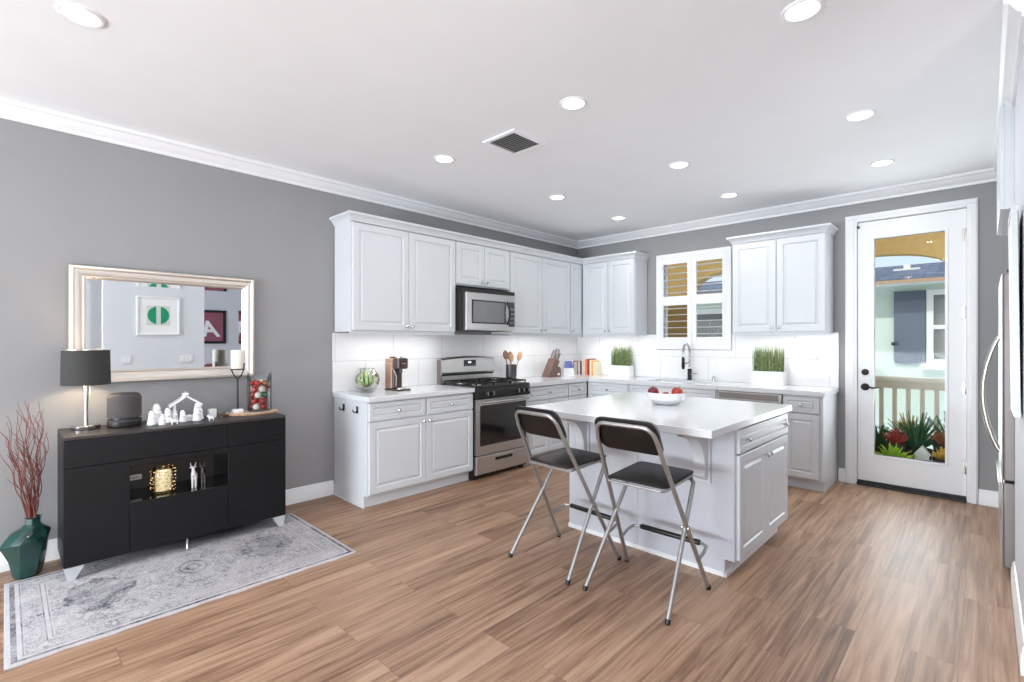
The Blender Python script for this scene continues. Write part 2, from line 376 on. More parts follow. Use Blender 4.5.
# ---------------------------------------------------------------- room shell
def wall(name, mat, boxes):
    b = B()
    for q in boxes: b.box(*q)
    return struct(b.build(name, mat))
YF = -5.0; XF = 2.6
wall('floor', 'floor', [(XL - .1, XF + .1, YF - .1, YB + .1, -0.1, 0)])
wall('ceiling', 'ceiling', [(XL - .1, XF + .1, YF - .1, YB + .1, ZC, ZC + .1)])
wall('wall_left', 'wall', [(XL - .1, XL, YF, YB, 0, ZC)])
WX0, WX1, WZ0, WZ1 = -2.90, -2.11, 1.34, 2.38       # kitchen window hole
DX0, DX1, DZ1 = -0.885, -0.112, 2.512               # door hole
T = 0.13
wall('wall_back', 'wall', [(XL - .1, WX0, YB, YB + T, 0, ZC), (WX1, DX0, YB, YB + T, 0, ZC), (DX1, XF, YB, YB + T, 0, ZC),
     (WX0, WX1, YB, YB + T, 0, WZ0), (WX0, WX1, YB, YB + T, WZ1, ZC), (DX0, DX1, YB, YB + T, DZ1, ZC)])
wall('wall_front', 'wall_white', [(XL - .1, -3.9, YF - .1, YF, 0, ZC), (-0.5, XF, YF - .1, YF, 0, ZC), (-3.9, -0.5, YF - .1, YF, 2.5, ZC), (-3.9, -0.5, YF - .1, YF, 0, 0.2)])
wall('wall_right', 'wall_white', [(XR, XR + .11, 2.885, 3.955, 0, ZC)])
wall('wall_right_picture', 'wall_white', [(XR, XR + .11, 0.915, 2.10, 0, ZC)])
wall('wall_side_room', 'wall_white', [(XF, XF + .1, YF, YB, 0, ZC)])
wall('wall_alcove', 'wall_white', [(0.86, 0.94, 3.955, YB, 0, ZC), (XR + .11, 0.94, 3.875, 3.955, 0, ZC), (0.94, XF, 3.875, 3.955, 0, ZC)])
wall('wall_hall', 'wall_white', [(XR + .11, XF, -1.6, -1.5, 0, ZC)])

# unseen glazed opening behind the camera, put in to let light in
fw = B().box(-3.9, -3.84, YF - .07, YF - .02, .2, 2.5).box(-0.56, -0.5, YF - .07, YF - .02, .2, 2.5).box(-3.84, -.56, YF - .07, YF - .02, .2, .26).box(-3.84, -.56, YF - .07, YF - .02, 2.44, 2.5).box(-2.23, -2.17, YF - .07, YF - .02, .26, 2.44).build('window_unseen', 'trim')
struct(fw)
B().box(-3.84, -.56, YF - .05, YF - .04, .26, 2.44).build('pane', 'glass', fw)

# crown moulding profile: (out from wall, z)
CROWN = [(0, 2.69), (.012, 2.69), (.014, 2.712), (.024, 2.718), (.050, 2.762), (.066, 2.768), (.068, ZC), (0, ZC)]
def run_profile(name, prof, axis, wallpos, sgn, a0, a1, m0=0, m1=0, mat='trim'):
    """straight moulding; m0/m1 = mitre sign at the two ends"""
    b = B(); r0 = []; r1 = []
    for d, z in prof:
        p0, p1 = a0 + m0 * d, a1 - m1 * d
        if axis == 'y': r0.append((wallpos + sgn * d, p0, z)); r1.append((wallpos + sgn * d, p1, z))
        else: r0.append((p0, wallpos + sgn * d, z)); r1.append((p1, wallpos + sgn * d, z))
    b.loft([r0, r1]); return struct(b.build(name, mat))
run_profile('trim_1', CROWN, 'y', XL, 1, YF, YB, 0, 1)
run_profile('trim_2', CROWN, 'x', YB, -1, XL, XR, 1, 1)
run_profile('trim_3', CROWN, 'y', XR, -1, 2.885, YB, 0, 1)
run_profile('trim_4', CROWN, 'y', XR, -1, 0.915, 2.10)
BASE = [(0, 0), (.016, 0), (.016, .088), (.012, .094), (.012, .108), (.006, .125), (0, .128)]
run_profile('baseboard_left', BASE, 'y', XL, 1, YF, 2.044)
run_profile('baseboard_back', BASE, 'x', YB, -1, -1.035, -0.978)
run_profile('baseboard_back_right', BASE, 'x', YB, -1, -0.04, 0.85)
run_profile('baseboard_right', BASE, 'y', XR, -1, 2.885, 3.955)
run_profile('baseboard_right_near', BASE, 'y', XR, -1, 0.915, 2.10)

# backsplash tiles
struct(B().box(XL, XL + .010, 2.035, YB - .010, CT, 1.445).build('trim_5', 'tile_y'))
bs = B().box(XL + .010, -2.965, YB - .010, YB, CT, 1.455).box(-2.965, -2.045, YB - .010, YB, CT, 1.268).box(-2.045, -1.035, YB - .010, YB, CT, 1.455)
struct(bs.build('trim_6', 'tile_x'))

# ---------------------------------------------------------------- door with glass
d1 = struct(B().box(-.978, DX0 + .002, YB - .022, YB + .02, 0, 2.575).box(DX1 - .002, -.042, YB - .022, YB + .02, 0, 2.575).box(DX0 + .002, DX1 - .002, YB - .022, YB + .02, DZ1 - .004, 2.575)
     .box(-.970, DX0 - .02, YB - .030, YB - .021, 0, 2.534).box(DX1 + .02, -.050, YB - .030, YB - .021, 0, 2.534).box(-.970, -.050, YB - .030, YB - .021, 2.535, 2.567).build('door_1', 'trim', bevel=.004))
slab = B(lambda a, d, z: (a, YB + .055 - d, z))
sx0, sx1, sz0, sz1 = DX0 + .004, DX1 - .004, .045, DZ1 - .008
gx0, gx1, gz0, gz1 = -.752, -.252, .30, 2.335
b = slab
for q in ((sx0, gx0, sz0, sz1), (gx1, sx1, sz0, sz1), (gx0, gx1, sz0, gz0), (gx0, gx1, gz1, sz1)): b.box(q[0], q[1], 0, .045, q[2], q[3])
b.build('door_slab', 'trim', d1)
gb = B(lambda a, d, z: (a, YB + .055 - d, z))
for q in ((gx0 - .022, gx0, gz0 - .022, gz1 + .022), (gx1, gx1 + .022, gz0 - .022, gz1 + .022), (gx0, gx1, gz0 - .022, gz0), (gx0, gx1, gz1, gz1 + .022)): gb.box(q[0], q[1], -.006, .051, q[2], q[3])
gb.build('glazing_bead', 'trim', d1, bevel=.003)
B().box(gx0, gx1, YB + .03, YB + .036, gz0, gz1).build('glass_pane', 'glass', d1)
B().box(DX0, DX1, YB - .03, YB + .12, .0005, .022).box(DX0, DX1, YB + .008, YB + .055, .022, .043).build('threshold', 'threshold', d1)
for z in (.29, .97, 1.62, 2.28):
    h = B().turn((DX1 - .006, YB + .004, z - .055), (0, 0, 1), [(.006, 0), (.008, .006), (.008, .104), (.006, .11)], 10).box(DX1 - .03, DX1 - .006, YB + .006, YB + .011, z - .05, z + .05).build('hinge', 'nickel', d1)
db = B().turn((-.823, YB + .01, 1.075), (0, -1, 0), [(.030, 0), (.030, .008), (.026, .014), (.012, .016), (.012, .026), (.005, .028)], 20).build('deadbolt', 'oil_bronze', d1)
lv = B().turn((-.823, YB + .01, .935), (0, -1, 0), [(.034, 0), (.034, .008), (.028, .014), (.013, .018), (.013, .05)], 20).tube([(-.823, YB - .045, .935), (-.79, YB - .048, .938), (-.75, YB - .048, .930), (-.72, YB - .048, .938), (-.705, YB - .046, .936)], [.010, .009, .008, .007, .005], 10).build('door_lever', 'oil_bronze', d1)
B().box(DX0 + .004, DX0 + .018, YB - .028, YB + .01, 2.45, 2.468).build('door_sensor', 'black', d1)

# ---------------------------------------------------------------- window with plantation shutters
w1 = struct(B(FB).box(-2.962, -2.90, -.02, .028, 1.274, 2.44).box(-2.113, -2.051, -.02, .028, 1.274, 2.44).box(-2.90, -2.113, -.02, .028, 2.385, 2.44).box(-2.90, -2.113, -.02, .028, 1.274, 1.33).build('window_1', 'trim', bevel=.004))
for (a0, a1, o0, o1) in ((-2.90, -2.507, -2.868, -2.561), (-2.506, -2.113, -2.451, -2.150)):
    sh = B(FB)
    sh.box(a0, o0, 0, .026, 1.33, 2.385).box(o1, a1, 0, .026, 1.33, 2.385)
    for z0, z1 in ((1.33, 1.42), (1.808, 1.92), (2.312, 2.385)): sh.box(o0, o1, 0, .026, z0, z1)
    sho = sh.build('shutter_panel', 'trim', w1, bevel=.003)
    for z0, z1 in ((1.42, 1.808), (1.92, 2.312)):
        for k in range(5):
            zc = z0 + (k + .5) * (z1 - z0) / 5; lb = B(FB); ring = []
            prof = [(math.cos(2 * math.pi * j / 10) * .032, math.sin(2 * math.pi * j / 10) * .0045) for j in range(10)]
            ca, sa = math.cos(R(4)), math.sin(R(4))
            for a in (o0 + .002, o1 - .002): ring.append([(a, .010 + x * ca - y * sa, zc + x * sa + y * ca) for x, y in prof])
            lb.loft(ring); lb.build('louver', 'trim', sho)
wf = B().box(WX0, WX0 + .03, YB + .06, YB + .10, WZ0, WZ1).box(WX1 - .03, WX1, YB + .06, YB + .10, WZ0, WZ1).box(WX0 + .03, WX1 - .03, YB + .06, YB + .10, WZ0, WZ0 + .03).box(WX0 + .03, WX1 - .03, YB + .06, YB + .10, WZ1 - .03, WZ1)
wf.box(WX0 + .03, WX1 - .03, YB + .065, YB + .095, 1.845, 1.88).build('sash', 'trim', w1)
B().box(WX0 + .03, WX1 - .03, YB + .078, YB + .083, WZ0 + .03, WZ1 - .03).build('pane', 'glass', w1)

# ---------------------------------------------------------------- cabinets
def door_panel(name, F, a0, a1, z0, z1, d0, parent, mat='cab', fr=.058, t=.020):
    b = B(F); w = min(a1 - a0, z1 - z0)
    fr = min(fr, w * .24)
    b.rect_rings(a0, a1, z0, z1, [(0, d0), (0, d0 + t - .003), (.003, d0 + t), (fr, d0 + t), (fr + .006, d0 + t - .009), (fr + .012, d0 + t - .009), (fr + .03 if w > .25 else fr + .02, d0 + t - .001)])
    return b.build(name, mat, parent, angle=20)
def knob(F, a, z, d, parent):
    p = B(F); n = 12
    rings = []
    for r, h in [(.009, 0), (.005, .004), (.005, .014), (.012, .018), (.014, .023), (.010, .029), (.003, .031)]:
        rings.append([(a + r * math.cos(2 * math.pi * k / n), d + h, z + r * math.sin(2 * math.pi * k / n)) for k in range(n)])
    return p.loft(rings).build('knob', 'chrome', parent)

def upper(label, F, a0, a1, z0, z1, doors, group='white wall cabinets', depth=.30, rail=True, name='wall_cabinet'):
    """doors: list of (a0, a1, knob side -1/1)"""
    o = thing(name, label, 'cabinet', F((a0 + a1) / 2, depth / 2, z0), group=group)
    b = B(F).box(a0, a1, .012, depth, z0 + .022, z1)
    b.build('body', 'cab', o)
    if rail: B(F).box(a0 + .003, a1 - .003, depth - .022, depth - .002, z0, z0 + .022).build('light_rail', 'cab', o)
    for q0, q1, ks in doors:
        dp = door_panel('door', F, q0, q1, z0 + .035, z1 - .02, depth + .0005, o)
        knob(F, q1 - .03 if ks > 0 else q0 + .03, z0 + .075, depth + .0205, dp)
    return o
UZ0, UZ1 = 1.430, 2.41
UGR = 'white raised-panel wall cabinets'
upper('white two-door wall cabinet at the left end, above the coffee machine', FL, 2.052, 3.195, UZ0, UZ1, [(2.066, 2.628, 1), (2.634, 3.190, -1)], UGR)
upper('short white two-door wall cabinet directly above the microwave', FL, 3.197, 3.985, 1.925, UZ1, [(3.203, 3.588, 1), (3.594, 3.98, -1)], UGR, rail=False)
upper('white two-door wall cabinet right of the microwave, above the utensil crock', FL, 3.987, 5.113, UZ0, UZ1, [(3.995, 4.548, 1), (4.554, 5.108, -1)], UGR)
upper('narrow white single-door wall cabinet in the inner corner', FL, 5.115, YB - .012, UZ0, UZ1, [(5.12, 5.36, -1)], UGR)
upper('white two-door wall cabinet left of the window, above the books and grass', FB, -3.878, -3.09, UZ0, UZ1, [(-3.86, -3.475, 1), (-3.469, -3.098, -1)], UGR, depth=.31)
upper('white two-door wall cabinet between the window and the glass door', FB, -1.932, -1.076, UZ0, UZ1, [(-1.927, -1.507, 1), (-1.501, -1.081, -1)], UGR, depth=.31)
# cabinet crowns: (out, z) profile swept along the top
CC = [(-.02, UZ1 - .012), (.003, UZ1 - .012), (.006, UZ1), (.030, UZ1 + .032), (.046, UZ1 + .040), (.046, UZ1 + .058), (-.02, UZ1 + .058)]
def sweep(path_fn, n):
    b = B(); b.loft([[path_fn(i, d, z) for d, z in CC] for i in range(n)]); return b
LD = XL + .3205; BD = YB - .3305
def crown_left(i, d, z):
    return [(XL + .001, 2.052 - d, z), (LD + d, 2.052 - d, z), (LD + d, BD - d, z), (-3.09 + d, BD - d, z), (-3.09 + d, YB - .001, z)][i]
c1 = sweep(crown_left, 5).build('cabinet_crown', 'cab'); tag(c1, 'long white crown moulding along the top of the corner wall cabinets', 'moulding')
def crown_right(i, d, z):
    return [(-1.932 - d, YB - .001, z), (-1.932 - d, BD - d, z), (-1.076 + d, BD - d, z), (-1.076 + d, YB - .001, z)][i]
c2 = sweep(crown_right, 4).build('cabinet_crown', 'cab'); tag(c2, 'short white crown moulding on the wall cabinet beside the glass door', 'moulding')

BGR = 'white base cabinets along the walls'
def base(label, F, a0, a1, fronts, depth=.585, ztop=.871, ends=(0, 0)):
    """fronts: list of ('door'|'drawer', a0, a1, z0, z1, [(knob a, knob z)])"""
    o = thing('base_cabinet', label, 'cabinet', F((a0 + a1) / 2, depth / 2, 0), group=BGR)
    B(F).box(a0, a1, .012, depth, .10, ztop).build('body', 'cab', o)
    B(F).box(a0, a1, .012, depth - .055, 0, .10).build('toe_kick', 'cab', o)
    for kind, q0, q1, z0, z1, kn in fronts:
        dp = door_panel(kind, F, q0, q1, z0, z1, depth + .0005, o, fr=.052 if kind == 'door' else .034)
        for (ka, kz) in kn: knob(F, ka, kz, depth + .0205, dp)
    return o
z_d, z_k = (.115, .700), (.712, .858)
o = base('white base cabinet at the left end with two drawers and two doors', FL, 2.048, 3.183,
     [('drawer', 2.058, 2.608, *z_k, [(2.333, .785)]), ('drawer', 2.630, 3.176, *z_k, [(2.903, .785)]),
      ('door', 2.058, 2.616, *z_d, [(2.588, .66)]), ('door', 2.622, 3.176, *z_d, [(2.65, .66)])])
B().box(XL + .02, XL + .55, 2.034, 2.0475, 0, .012).build('shoe_moulding', 'cab', o)
base('white base cabinet just right of the stove with a wide drawer', FL, 3.965, 4.70,
     [('drawer', 3.975, 4.693, *z_k, [(4.334, .785)]), ('door', 3.975, 4.331, *z_d, [(4.30, .66)]), ('door', 4.337, 4.693, *z_d, [(4.37, .66)])])
base('narrow white base cabinet with stacked drawers beside the inner corner', FL, 4.702, 5.09,
     [('drawer', 4.712, 5.075, *z_k, [(4.893, .785)]), ('drawer', 4.712, 5.075, .42, .70, [(4.893, .66)]), ('drawer', 4.712, 5.075, .115, .408, [(4.893, .35)])])
base('white corner base cabinet under the grass planter left of the sink', FB, -3.60, -3.008,
     [('drawer', -3.575, -3.02, *z_k, [(-3.30, .785)]), ('door', -3.575, -3.02, *z_d, [(-3.06, .66)])])
base('white sink base cabinet below the window and faucet', FB, -3.006, -1.99,
     [('drawer', -2.995, -2.0, *z_k, []), ('door', -2.995, -2.501, *z_d, [(-2.53, .66)]), ('door', -2.495, -2.0, *z_d, [(-2.47, .66)])])
base('white base cabinet at the right end of the counter, beside the glass door', FB, -1.375, -1.045,
     [('drawer', -1.362, -1.072, *z_k, [(-1.217, .785)]), ('door', -1.362, -1.072, *z_d, [(-1.335, .66)])])
for (hx, n) in ((-4.005, 'left'), (-3.77, 'right')):
    h = thing('wall_hook', 'small dark hook on the cabinet side, %s one of the pair' % ('nearer the wall,' if n == 'left' else 'nearer the cabinet front,'), 'hook', (hx, 2.046, .76), group='dark hooks on the cabinet side')
    B().box(hx - .012, hx + .012, 2.040, 2.0475, .765, .825).build('back_plate', 'matte_black', h, bevel=.002)
    B().tube([(hx, 2.041, .785), (hx, 2.02, .775), (hx, 2.008, .782), (hx, 2.004, .80)], .005, 8).build('prong', 'matte_black', h)

# countertops
o = B().box(XL + .002, XL + .625, 2.035, 3.183, .872, CT).build('countertop', 'quartz', bevel=.004); tag(o, 'short white quartz countertop left of the stove', 'countertop')
SX0, SX1, SY0, SY1 = -2.86, -2.17, 5.19, 5.54
b = B().box(XL + .002, XL + .625, 3.962, 5.10, .872, CT).box(XL + .002, SX0, 5.10, YB - .011, .872, CT).box(SX1, -1.028, 5.075, YB - .011, .872, CT)
b.box(XL + .625, SX0, 5.075, 5.10, .872, CT).box(SX0, SX1, 5.075, SY0, .872, CT).box(SX0, SX1, SY1, YB - .011, .872, CT)
o = b.build('countertop', 'quartz'); tag(o, 'long L-shaped white quartz countertop from the stove to the glass door', 'countertop')
# sink
sk = thing('kitchen_sink', 'undermount steel sink set in the counter below the window', 'sink', (-2.515, 5.365, .70))
b = B(); i = .012
b.loft([[(SX0 - .01, SY0 - .01, .870), (SX1 + .01, SY0 - .01, .870), (SX1 + .01, SY1 + .01, .870), (SX0 - .01, SY1 + .01, .870)],
        [(SX0, SY0, .870), (SX1, SY0, .870), (SX1, SY1, .870), (SX0, SY1, .870)],
        [(SX0 + i, SY0 + i, .72), (SX1 - i, SY0 + i, .72), (SX1 - i, SY1 - i, .72), (SX0 + i, SY1 - i, .72)]], False, True)
b.build('basin', 'steel_h', sk)
B().turn((-2.515, 5.38, .7205), (0, 0, 1), [(.045, 0), (.045, .004), (.03, .002), (.01, .002)], 20).build('drain', 'chrome', sk)
# faucet
fx, fy = -2.50, 5.595
fa = thing('kitchen_faucet', 'tall black and chrome spring faucet behind the sink', 'faucet', (fx, fy, CT))
B().turn((fx, fy, CT + .0005), (0, 0, 1), [(.030, 0), (.030, .008), (.023, .012), (.023, .13), (.020, .135)], 20).build('body', 'matte_black', fa)
arc = [(fx, fy, 1.05), (fx, fy, 1.24)] + [(fx, fy - .085 + .085 * math.cos(R(a)), 1.24 + .10 * math.sin(R(a))) for a in range(15, 181, 15)] + [(fx, fy - .17, 1.17)]
B().tube(arc, .010, 12).build('spout', 'chrome', fa)
coil = []
for k in range(0, 420):
    t = k / 419 * (len(arc) - 1); j = min(int(t), len(arc) - 2); p = Vector(arc[j]).lerp(Vector(arc[j + 1]), t - j)
    tg = (Vector(arc[j + 1]) - Vector(arc[j])).normalized(); u = Vector((1, 0, 0)); w = tg.cross(u)
    coil.append(tuple(p + (u * math.cos(k * .9) + w * math.sin(k * .9)) * .0125))
B().tube(coil, .0025, 5).build('spring', 'chrome', fa)
B().turn((fx, fy - .17, 1.19), (0, 0, -1), [(.012, 0), (.017, .02), (.019, .11), (.014, .14)], 16).build('spray_head', 'matte_black', fa)
B().tube([(fx, fy - .01, 1.12), (fx, fy - .08, 1.115), (fx, fy - .165, 1.11)], .006, 8).build('dock_arm', 'matte_black', fa)
B().tube([(fx + .02, fy, .985), (fx + .05, fy, .99), (fx + .095, fy - .01, 1.0)], [.012, .008, .006], 10).build('lever', 'chrome', fa)
sd = thing('soap_dispenser', 'small chrome air-gap cap on the counter right of the faucet', 'dispenser', (-2.22, 5.60, CT))
B().turn((-2.22, 5.60, CT + .0005), (0, 0, 1), [(.020, 0), (.020, .006), (.017, .008), (.017, .05), (.012, .058)], 16).build('cap', 'chrome', sd)
# dishwasher
dw = thing('dishwasher', 'stainless steel dishwasher between the sink cabinet and the end cabinet', 'dishwasher', (-1.682, YB - .3, 0))
B(FB).box(-1.985, -1.379, .015, .565, .10, .868).box(-1.985, -1.379, .015, .52, 0, .10).build('body', 'black', dw)
B(FB).box(-1.981, -1.383, .5655, .595, .11, .775).build('door', 'steel_h', dw, bevel=.004)
B(FB).box(-1.981, -1.383, .5655, .598, .780, .866).build('control_panel', 'steel_h', dw, bevel=.004)
B(FB).box(-1.965, -1.41, .5982, .600, .795, .852).build('control_strip', 'fridge_side', dw)
B(FB).tube([(-1.93, .600, .74), (-1.93, .63, .74), (-1.434, .63, .74), (-1.434, .600, .74)], .009, 8).build('handle', 'steel', dw)

# ---------------------------------------------------------------- range
RY0, RY1 = 3.191, 3.955; RF = .635
rg = thing('gas_range', 'stainless steel gas range with black cooktop between the base cabinets', 'stove', (XL + .32, (RY0 + RY1) / 2, 0))
B(FL).box(RY0, RY1, .03, .60, .03, .905).build('body', 'black', rg)
for a in (RY0 + .05, RY1 - .05):
    for d in (.08, .56): B(FL).box(a - .02, a + .02, d - .02, d + .02, 0, .03).build('foot', 'black', rg)
B(FL).box(RY0, RY1, .03, .645, .9055, .925).build('cooktop', 'black', rg, bevel=.004)
# control panel, sloped
cp = B(FL); cp.loft([[(a, .6005, .80), (a, .650, .80), (a, .655, .812), (a, .645, .904), (a, .6005, .904)] for a in (RY0, RY1)]); cpo = cp.build('control_panel', 'black', rg)
for ka in (RY0 + .115, RY0 + .195, RY1 - .20, RY1 - .125, RY1 - .05):
    n = 16; b = B(FL); rings = []
    for r, h in [(.027, 0), (.027, .004), (.023, .006), (.021, .026), (.016, .029)]:
        rings.append([(ka + r * math.cos(2 * math.pi * j / n), .650 + h, .852 + r * math.sin(2 * math.pi * j / n)) for j in range(n)])
    kb = b.loft(rings).build('control_knob', 'black', cpo)
    B(FL).box(ka - .003, ka + .003, .6795, .684, .834, .872).build('knob_grip', 'steel', kb)
od = B(FL)
for q in ((RY0 + .004, RY0 + .055, .245, .793), (RY1 - .055, RY1 - .004, .245, .793), (RY0 + .055, RY1 - .055, .245, .340), (RY0 + .055, RY1 - .055, .730, .793)): od.box(q[0], q[1], .6005, RF, q[2], q[3])
od = od.build('oven_door', 'steel', rg)
B(FL).rect_rings(RY0 + .05, RY1 - .05, .335, .735, [(0, .605), (0, RF + .003), (.010, RF + .004), (.012, RF + .001)]).build('oven_window', 'black_glass', od)
hb = B(FL).tube([(RY0 + .05, RF, .762), (RY0 + .05, RF + .038, .764), (RY0 + .08, RF + .046, .765), (RY1 - .08, RF + .046, .765), (RY1 - .05, RF + .038, .764), (RY1 - .05, RF, .762)], .013, 12).build('oven_handle', 'tubesteel', od)
dr = B(FL).rect_rings(RY0 + .004, RY1 - .004, .055, .232, [(0, .6005), (0, RF - .006), (.006, RF)]).build('storage_drawer', 'steel', rg)
B(FL).rect_rings(RY0 + .26, RY1 - .26, .168, .198, [(0, RF - .002), (0, RF + .004), (.004, RF + .006), (.008, RF + .002)]).build('drawer_pull', 'black', dr)
# back guard
bgp = [(.012, .90), (.075, .90), (.075, 1.00), (.100, 1.035), (.095, 1.165), (.07, 1.185), (.012, 1.185)]
bgb = B(FL); N = 9
rings = []
for k in range(N):
    a = RY0 + (RY1 - RY0) * k / (N - 1); h = .022 * (1 - (2 * k / (N - 1) - 1) ** 2)
    rings.append([(a, d, z + (h if z > 1.1 else 0)) for d, z in bgp])
bgo = bgb.loft(rings).build('back_guard', 'steel', rg)
B(FL).box(RY0 - .0005, RY0 + .012, .011, .078, .906, 1.17).build('side_cap', 'fridge_side', bgo)
B(FL).box(RY0 + .012, RY1 - .012, .0755, .088, 1.0, 1.028).build('vent_slot', 'black', bgo)
dp = B(FL).box(3.49, 3.66, .0945, .1045, 1.095, 1.165).build('clock_display', 'black_glass', bgo)
B(FL).box(3.545, 3.59, .1046, .1055, 1.13, 1.15).build('clock_digits', 'display', dp)
for k in range(6): B(FL).box(3.505 + k * .025, 3.515 + k * .025, .1046, .1055, 1.105, 1.111).build('touch_button', 'nickel', dp)
# grates and burners
for gi, (g0, g1) in enumerate(((RY0 + .02, RY0 + .255), (RY0 + .262, RY1 - .262), (RY1 - .255, RY1 - .02))):
    b = B(FL); z0, z1 = .943, .957; t = .010
    b.box(g0, g1, .11, .11 + t, z0, z1).box(g0, g1, .60, .60 + t, z0, z1).box(g0, g0 + t, .11, .61, z0, z1).box(g1 - t, g1, .11, .61, z0, z1).box(g0, g1, .352, .362, z0, z1)
    mid = (g0 + g1) / 2; b.box(mid - t / 2, mid + t / 2, .12, .19, z0, z1).box(mid - t / 2, mid + t / 2, .29, .43, z0, z1).box(mid - t / 2, mid + t / 2, .53, .60, z0, z1)
    for dd in (.235, .48): b.box(g0, g0 + .075, dd, dd + t, z0, z1).box(g1 - .075, g1, dd, dd + t, z0, z1)
    for ga in (g0, g1 - t):
        for dd in (.11, .60): b.box(ga, ga + t, dd, dd + t, .9255, z0)
    b.build('grate', 'iron', rg)
    for dd in (.24, .485):
        if gi == 1 and dd > .3: continue
        B(FL).turn((mid, dd if gi != 1 else .36, .9255), (0, 0, 1), [(.05, 0), (.045, .008), (.036, .009), (.036, .015), (.01, .016)], 18).build('burner', 'nickel', rg)

# ---------------------------------------------------------------- microwave
mw = thing('microwave', 'stainless over-the-range microwave with dark side and curved handle', 'microwave', (XL + .2, 3.59, 1.475))
MY0, MY1, MF = 3.200, 3.972, .372
B(FL).box(MY0, MY1, .012, MF, 1.478, 1.918).build('body', 'black', mw)
B(FL).box(MY0 + .002, MY1 - .002, MF, MF + .035, 1.880, 1.916).build('vent_grille', 'black', mw)
mdr = B(FL).rect_rings(MY0 + .05, MY1 - .002, 1.482, 1.876, [(0, MF), (0, MF + .034), (.008, MF + .040)]).build('door', 'steel', mw)
B(FL).rect_rings(MY0 + .13, MY1 - .155, 1.555, 1.80, [(0, MF + .0395), (0, MF + .044), (.014, MF + .045)], True, False).build('window_frame', 'black', mdr)
B(FL).box(MY0 + .143, MY1 - .168, MF + .0395, MF + .0435, 1.567, 1.788).build('window_glass', 'grey_glass', mdr)
B(FL).box(MY1 - .10, MY1 - .012, MF + .0395, MF + .044, 1.53, 1.80).build('keypad', 'black_glass', mdr)
B(FL).tube([(MY1 - .125, MF + .04, 1.55)] + [(MY1 - .125 + .0 * t, MF + .04 + .045 * math.sin(math.pi * t), 1.55 + .25 * t) for t in (.1, .2, .35, .5, .65, .8, .9)] + [(MY1 - .125, MF + .04, 1.80)], .011, 10).build('handle', 'black', mdr)
kpb = None
for r_ in range(4):
    for c_ in range(3):
        B(FL).box(MY1 - .092 + c_ * .026, MY1 - .075 + c_ * .026, MF + .0441, MF + .0447, 1.56 + r_ * .05, 1.585 + r_ * .05).build('key', 'fridge_side', mdr)

# ---------------------------------------------------------------- island
IX0, IX1, IY0, IY1 = -2.30, -.992, 2.478, 3.905
isl = thing('island_cabinet', 'white kitchen island cabinet behind the two folding stools', 'kitchen island', ((-2.21 - 1.03) / 2, 3.4, 0))
bx0, bx1, by0, by1 = -2.20, -1.032, 2.915, 3.885
B().box(bx0, bx1, by0, by1, .10, .871).build('body', 'cab', isl)
B().box(bx0, bx1 - .055, by0, by1 - .02, 0, .10).build('toe_kick', 'cab', isl)
B().box(bx0 - .012, bx1 - .001, by0 - .012, by0 - .0005, .10, .871).box(bx0 - .012, bx1 - .056, by0 - .012, by0 - .0005, .0, .10).build('back_panel', 'island_shaded', isl)
B().box(bx0 - .014, bx1 - .050, by0 - .022, by0 - .0125, 0, .028).build('base_shoe', 'trim', isl)
B().box(-1.66, -1.648, by0 - .017, by0 - .0125, .03, .871).build('seam_trim', 'island_shaded', isl)
B().box(bx1 - .0545, bx1 - .043, by0 - .022, by1 - .02, 0, .028).build('shoe_moulding', 'trim', isl)
FI = lambda a, d, z: (bx1 + d, a, z)
dp = door_panel('drawer', FI, 2.930, 3.875, .718, .858, .0005, isl, fr=.036)
for a in (3.03, 3.78): knob(FI, a, .79, .0205, dp)
dp = door_panel('door', FI, 2.930, 3.400, .105, .706, .0005, isl); knob(FI, 3.372, .645, .0205, dp)
dp = door_panel('door', FI, 3.406, 3.875, .105, .706, .0005, isl); knob(FI, 3.434, .645, .0205, dp)
def corbel(x):
    yw = by0 - .0125; P = [(yw, .870), (yw - .275, .870), (yw - .275, .838), (yw - .262, .828)]
    for t in range(0, 91, 9): P.append((yw - .052 - .205 * (1 - math.sin(R(t))), .828 - .22 * (1 - math.cos(R(t)))))
    P += [(yw - .052, .60), (yw - .062, .592), (yw - .062, .572), (yw - .02, .545), (yw, .545)]
    co = B().prism([(x - .035, y, z) for y, z in P], (.07, 0, 0)).build('corbel', 'cab', isl, bevel=.004)
    B().box(x - .05, x + .05, yw - .295, yw, .8585, .8712).build('corbel_cap', 'cab', co); B().box(x - .05, x + .05, yw - .016, yw, .53, .8585).build('corbel_back', 'cab', co)
corbel(-1.215); corbel(-2.08)
o = B().box(IX0, IX1, IY0, IY1, .8716, CT).build('island_countertop', 'quartz', bevel=.004); tag(o, 'large square white quartz countertop on the island', 'countertop')

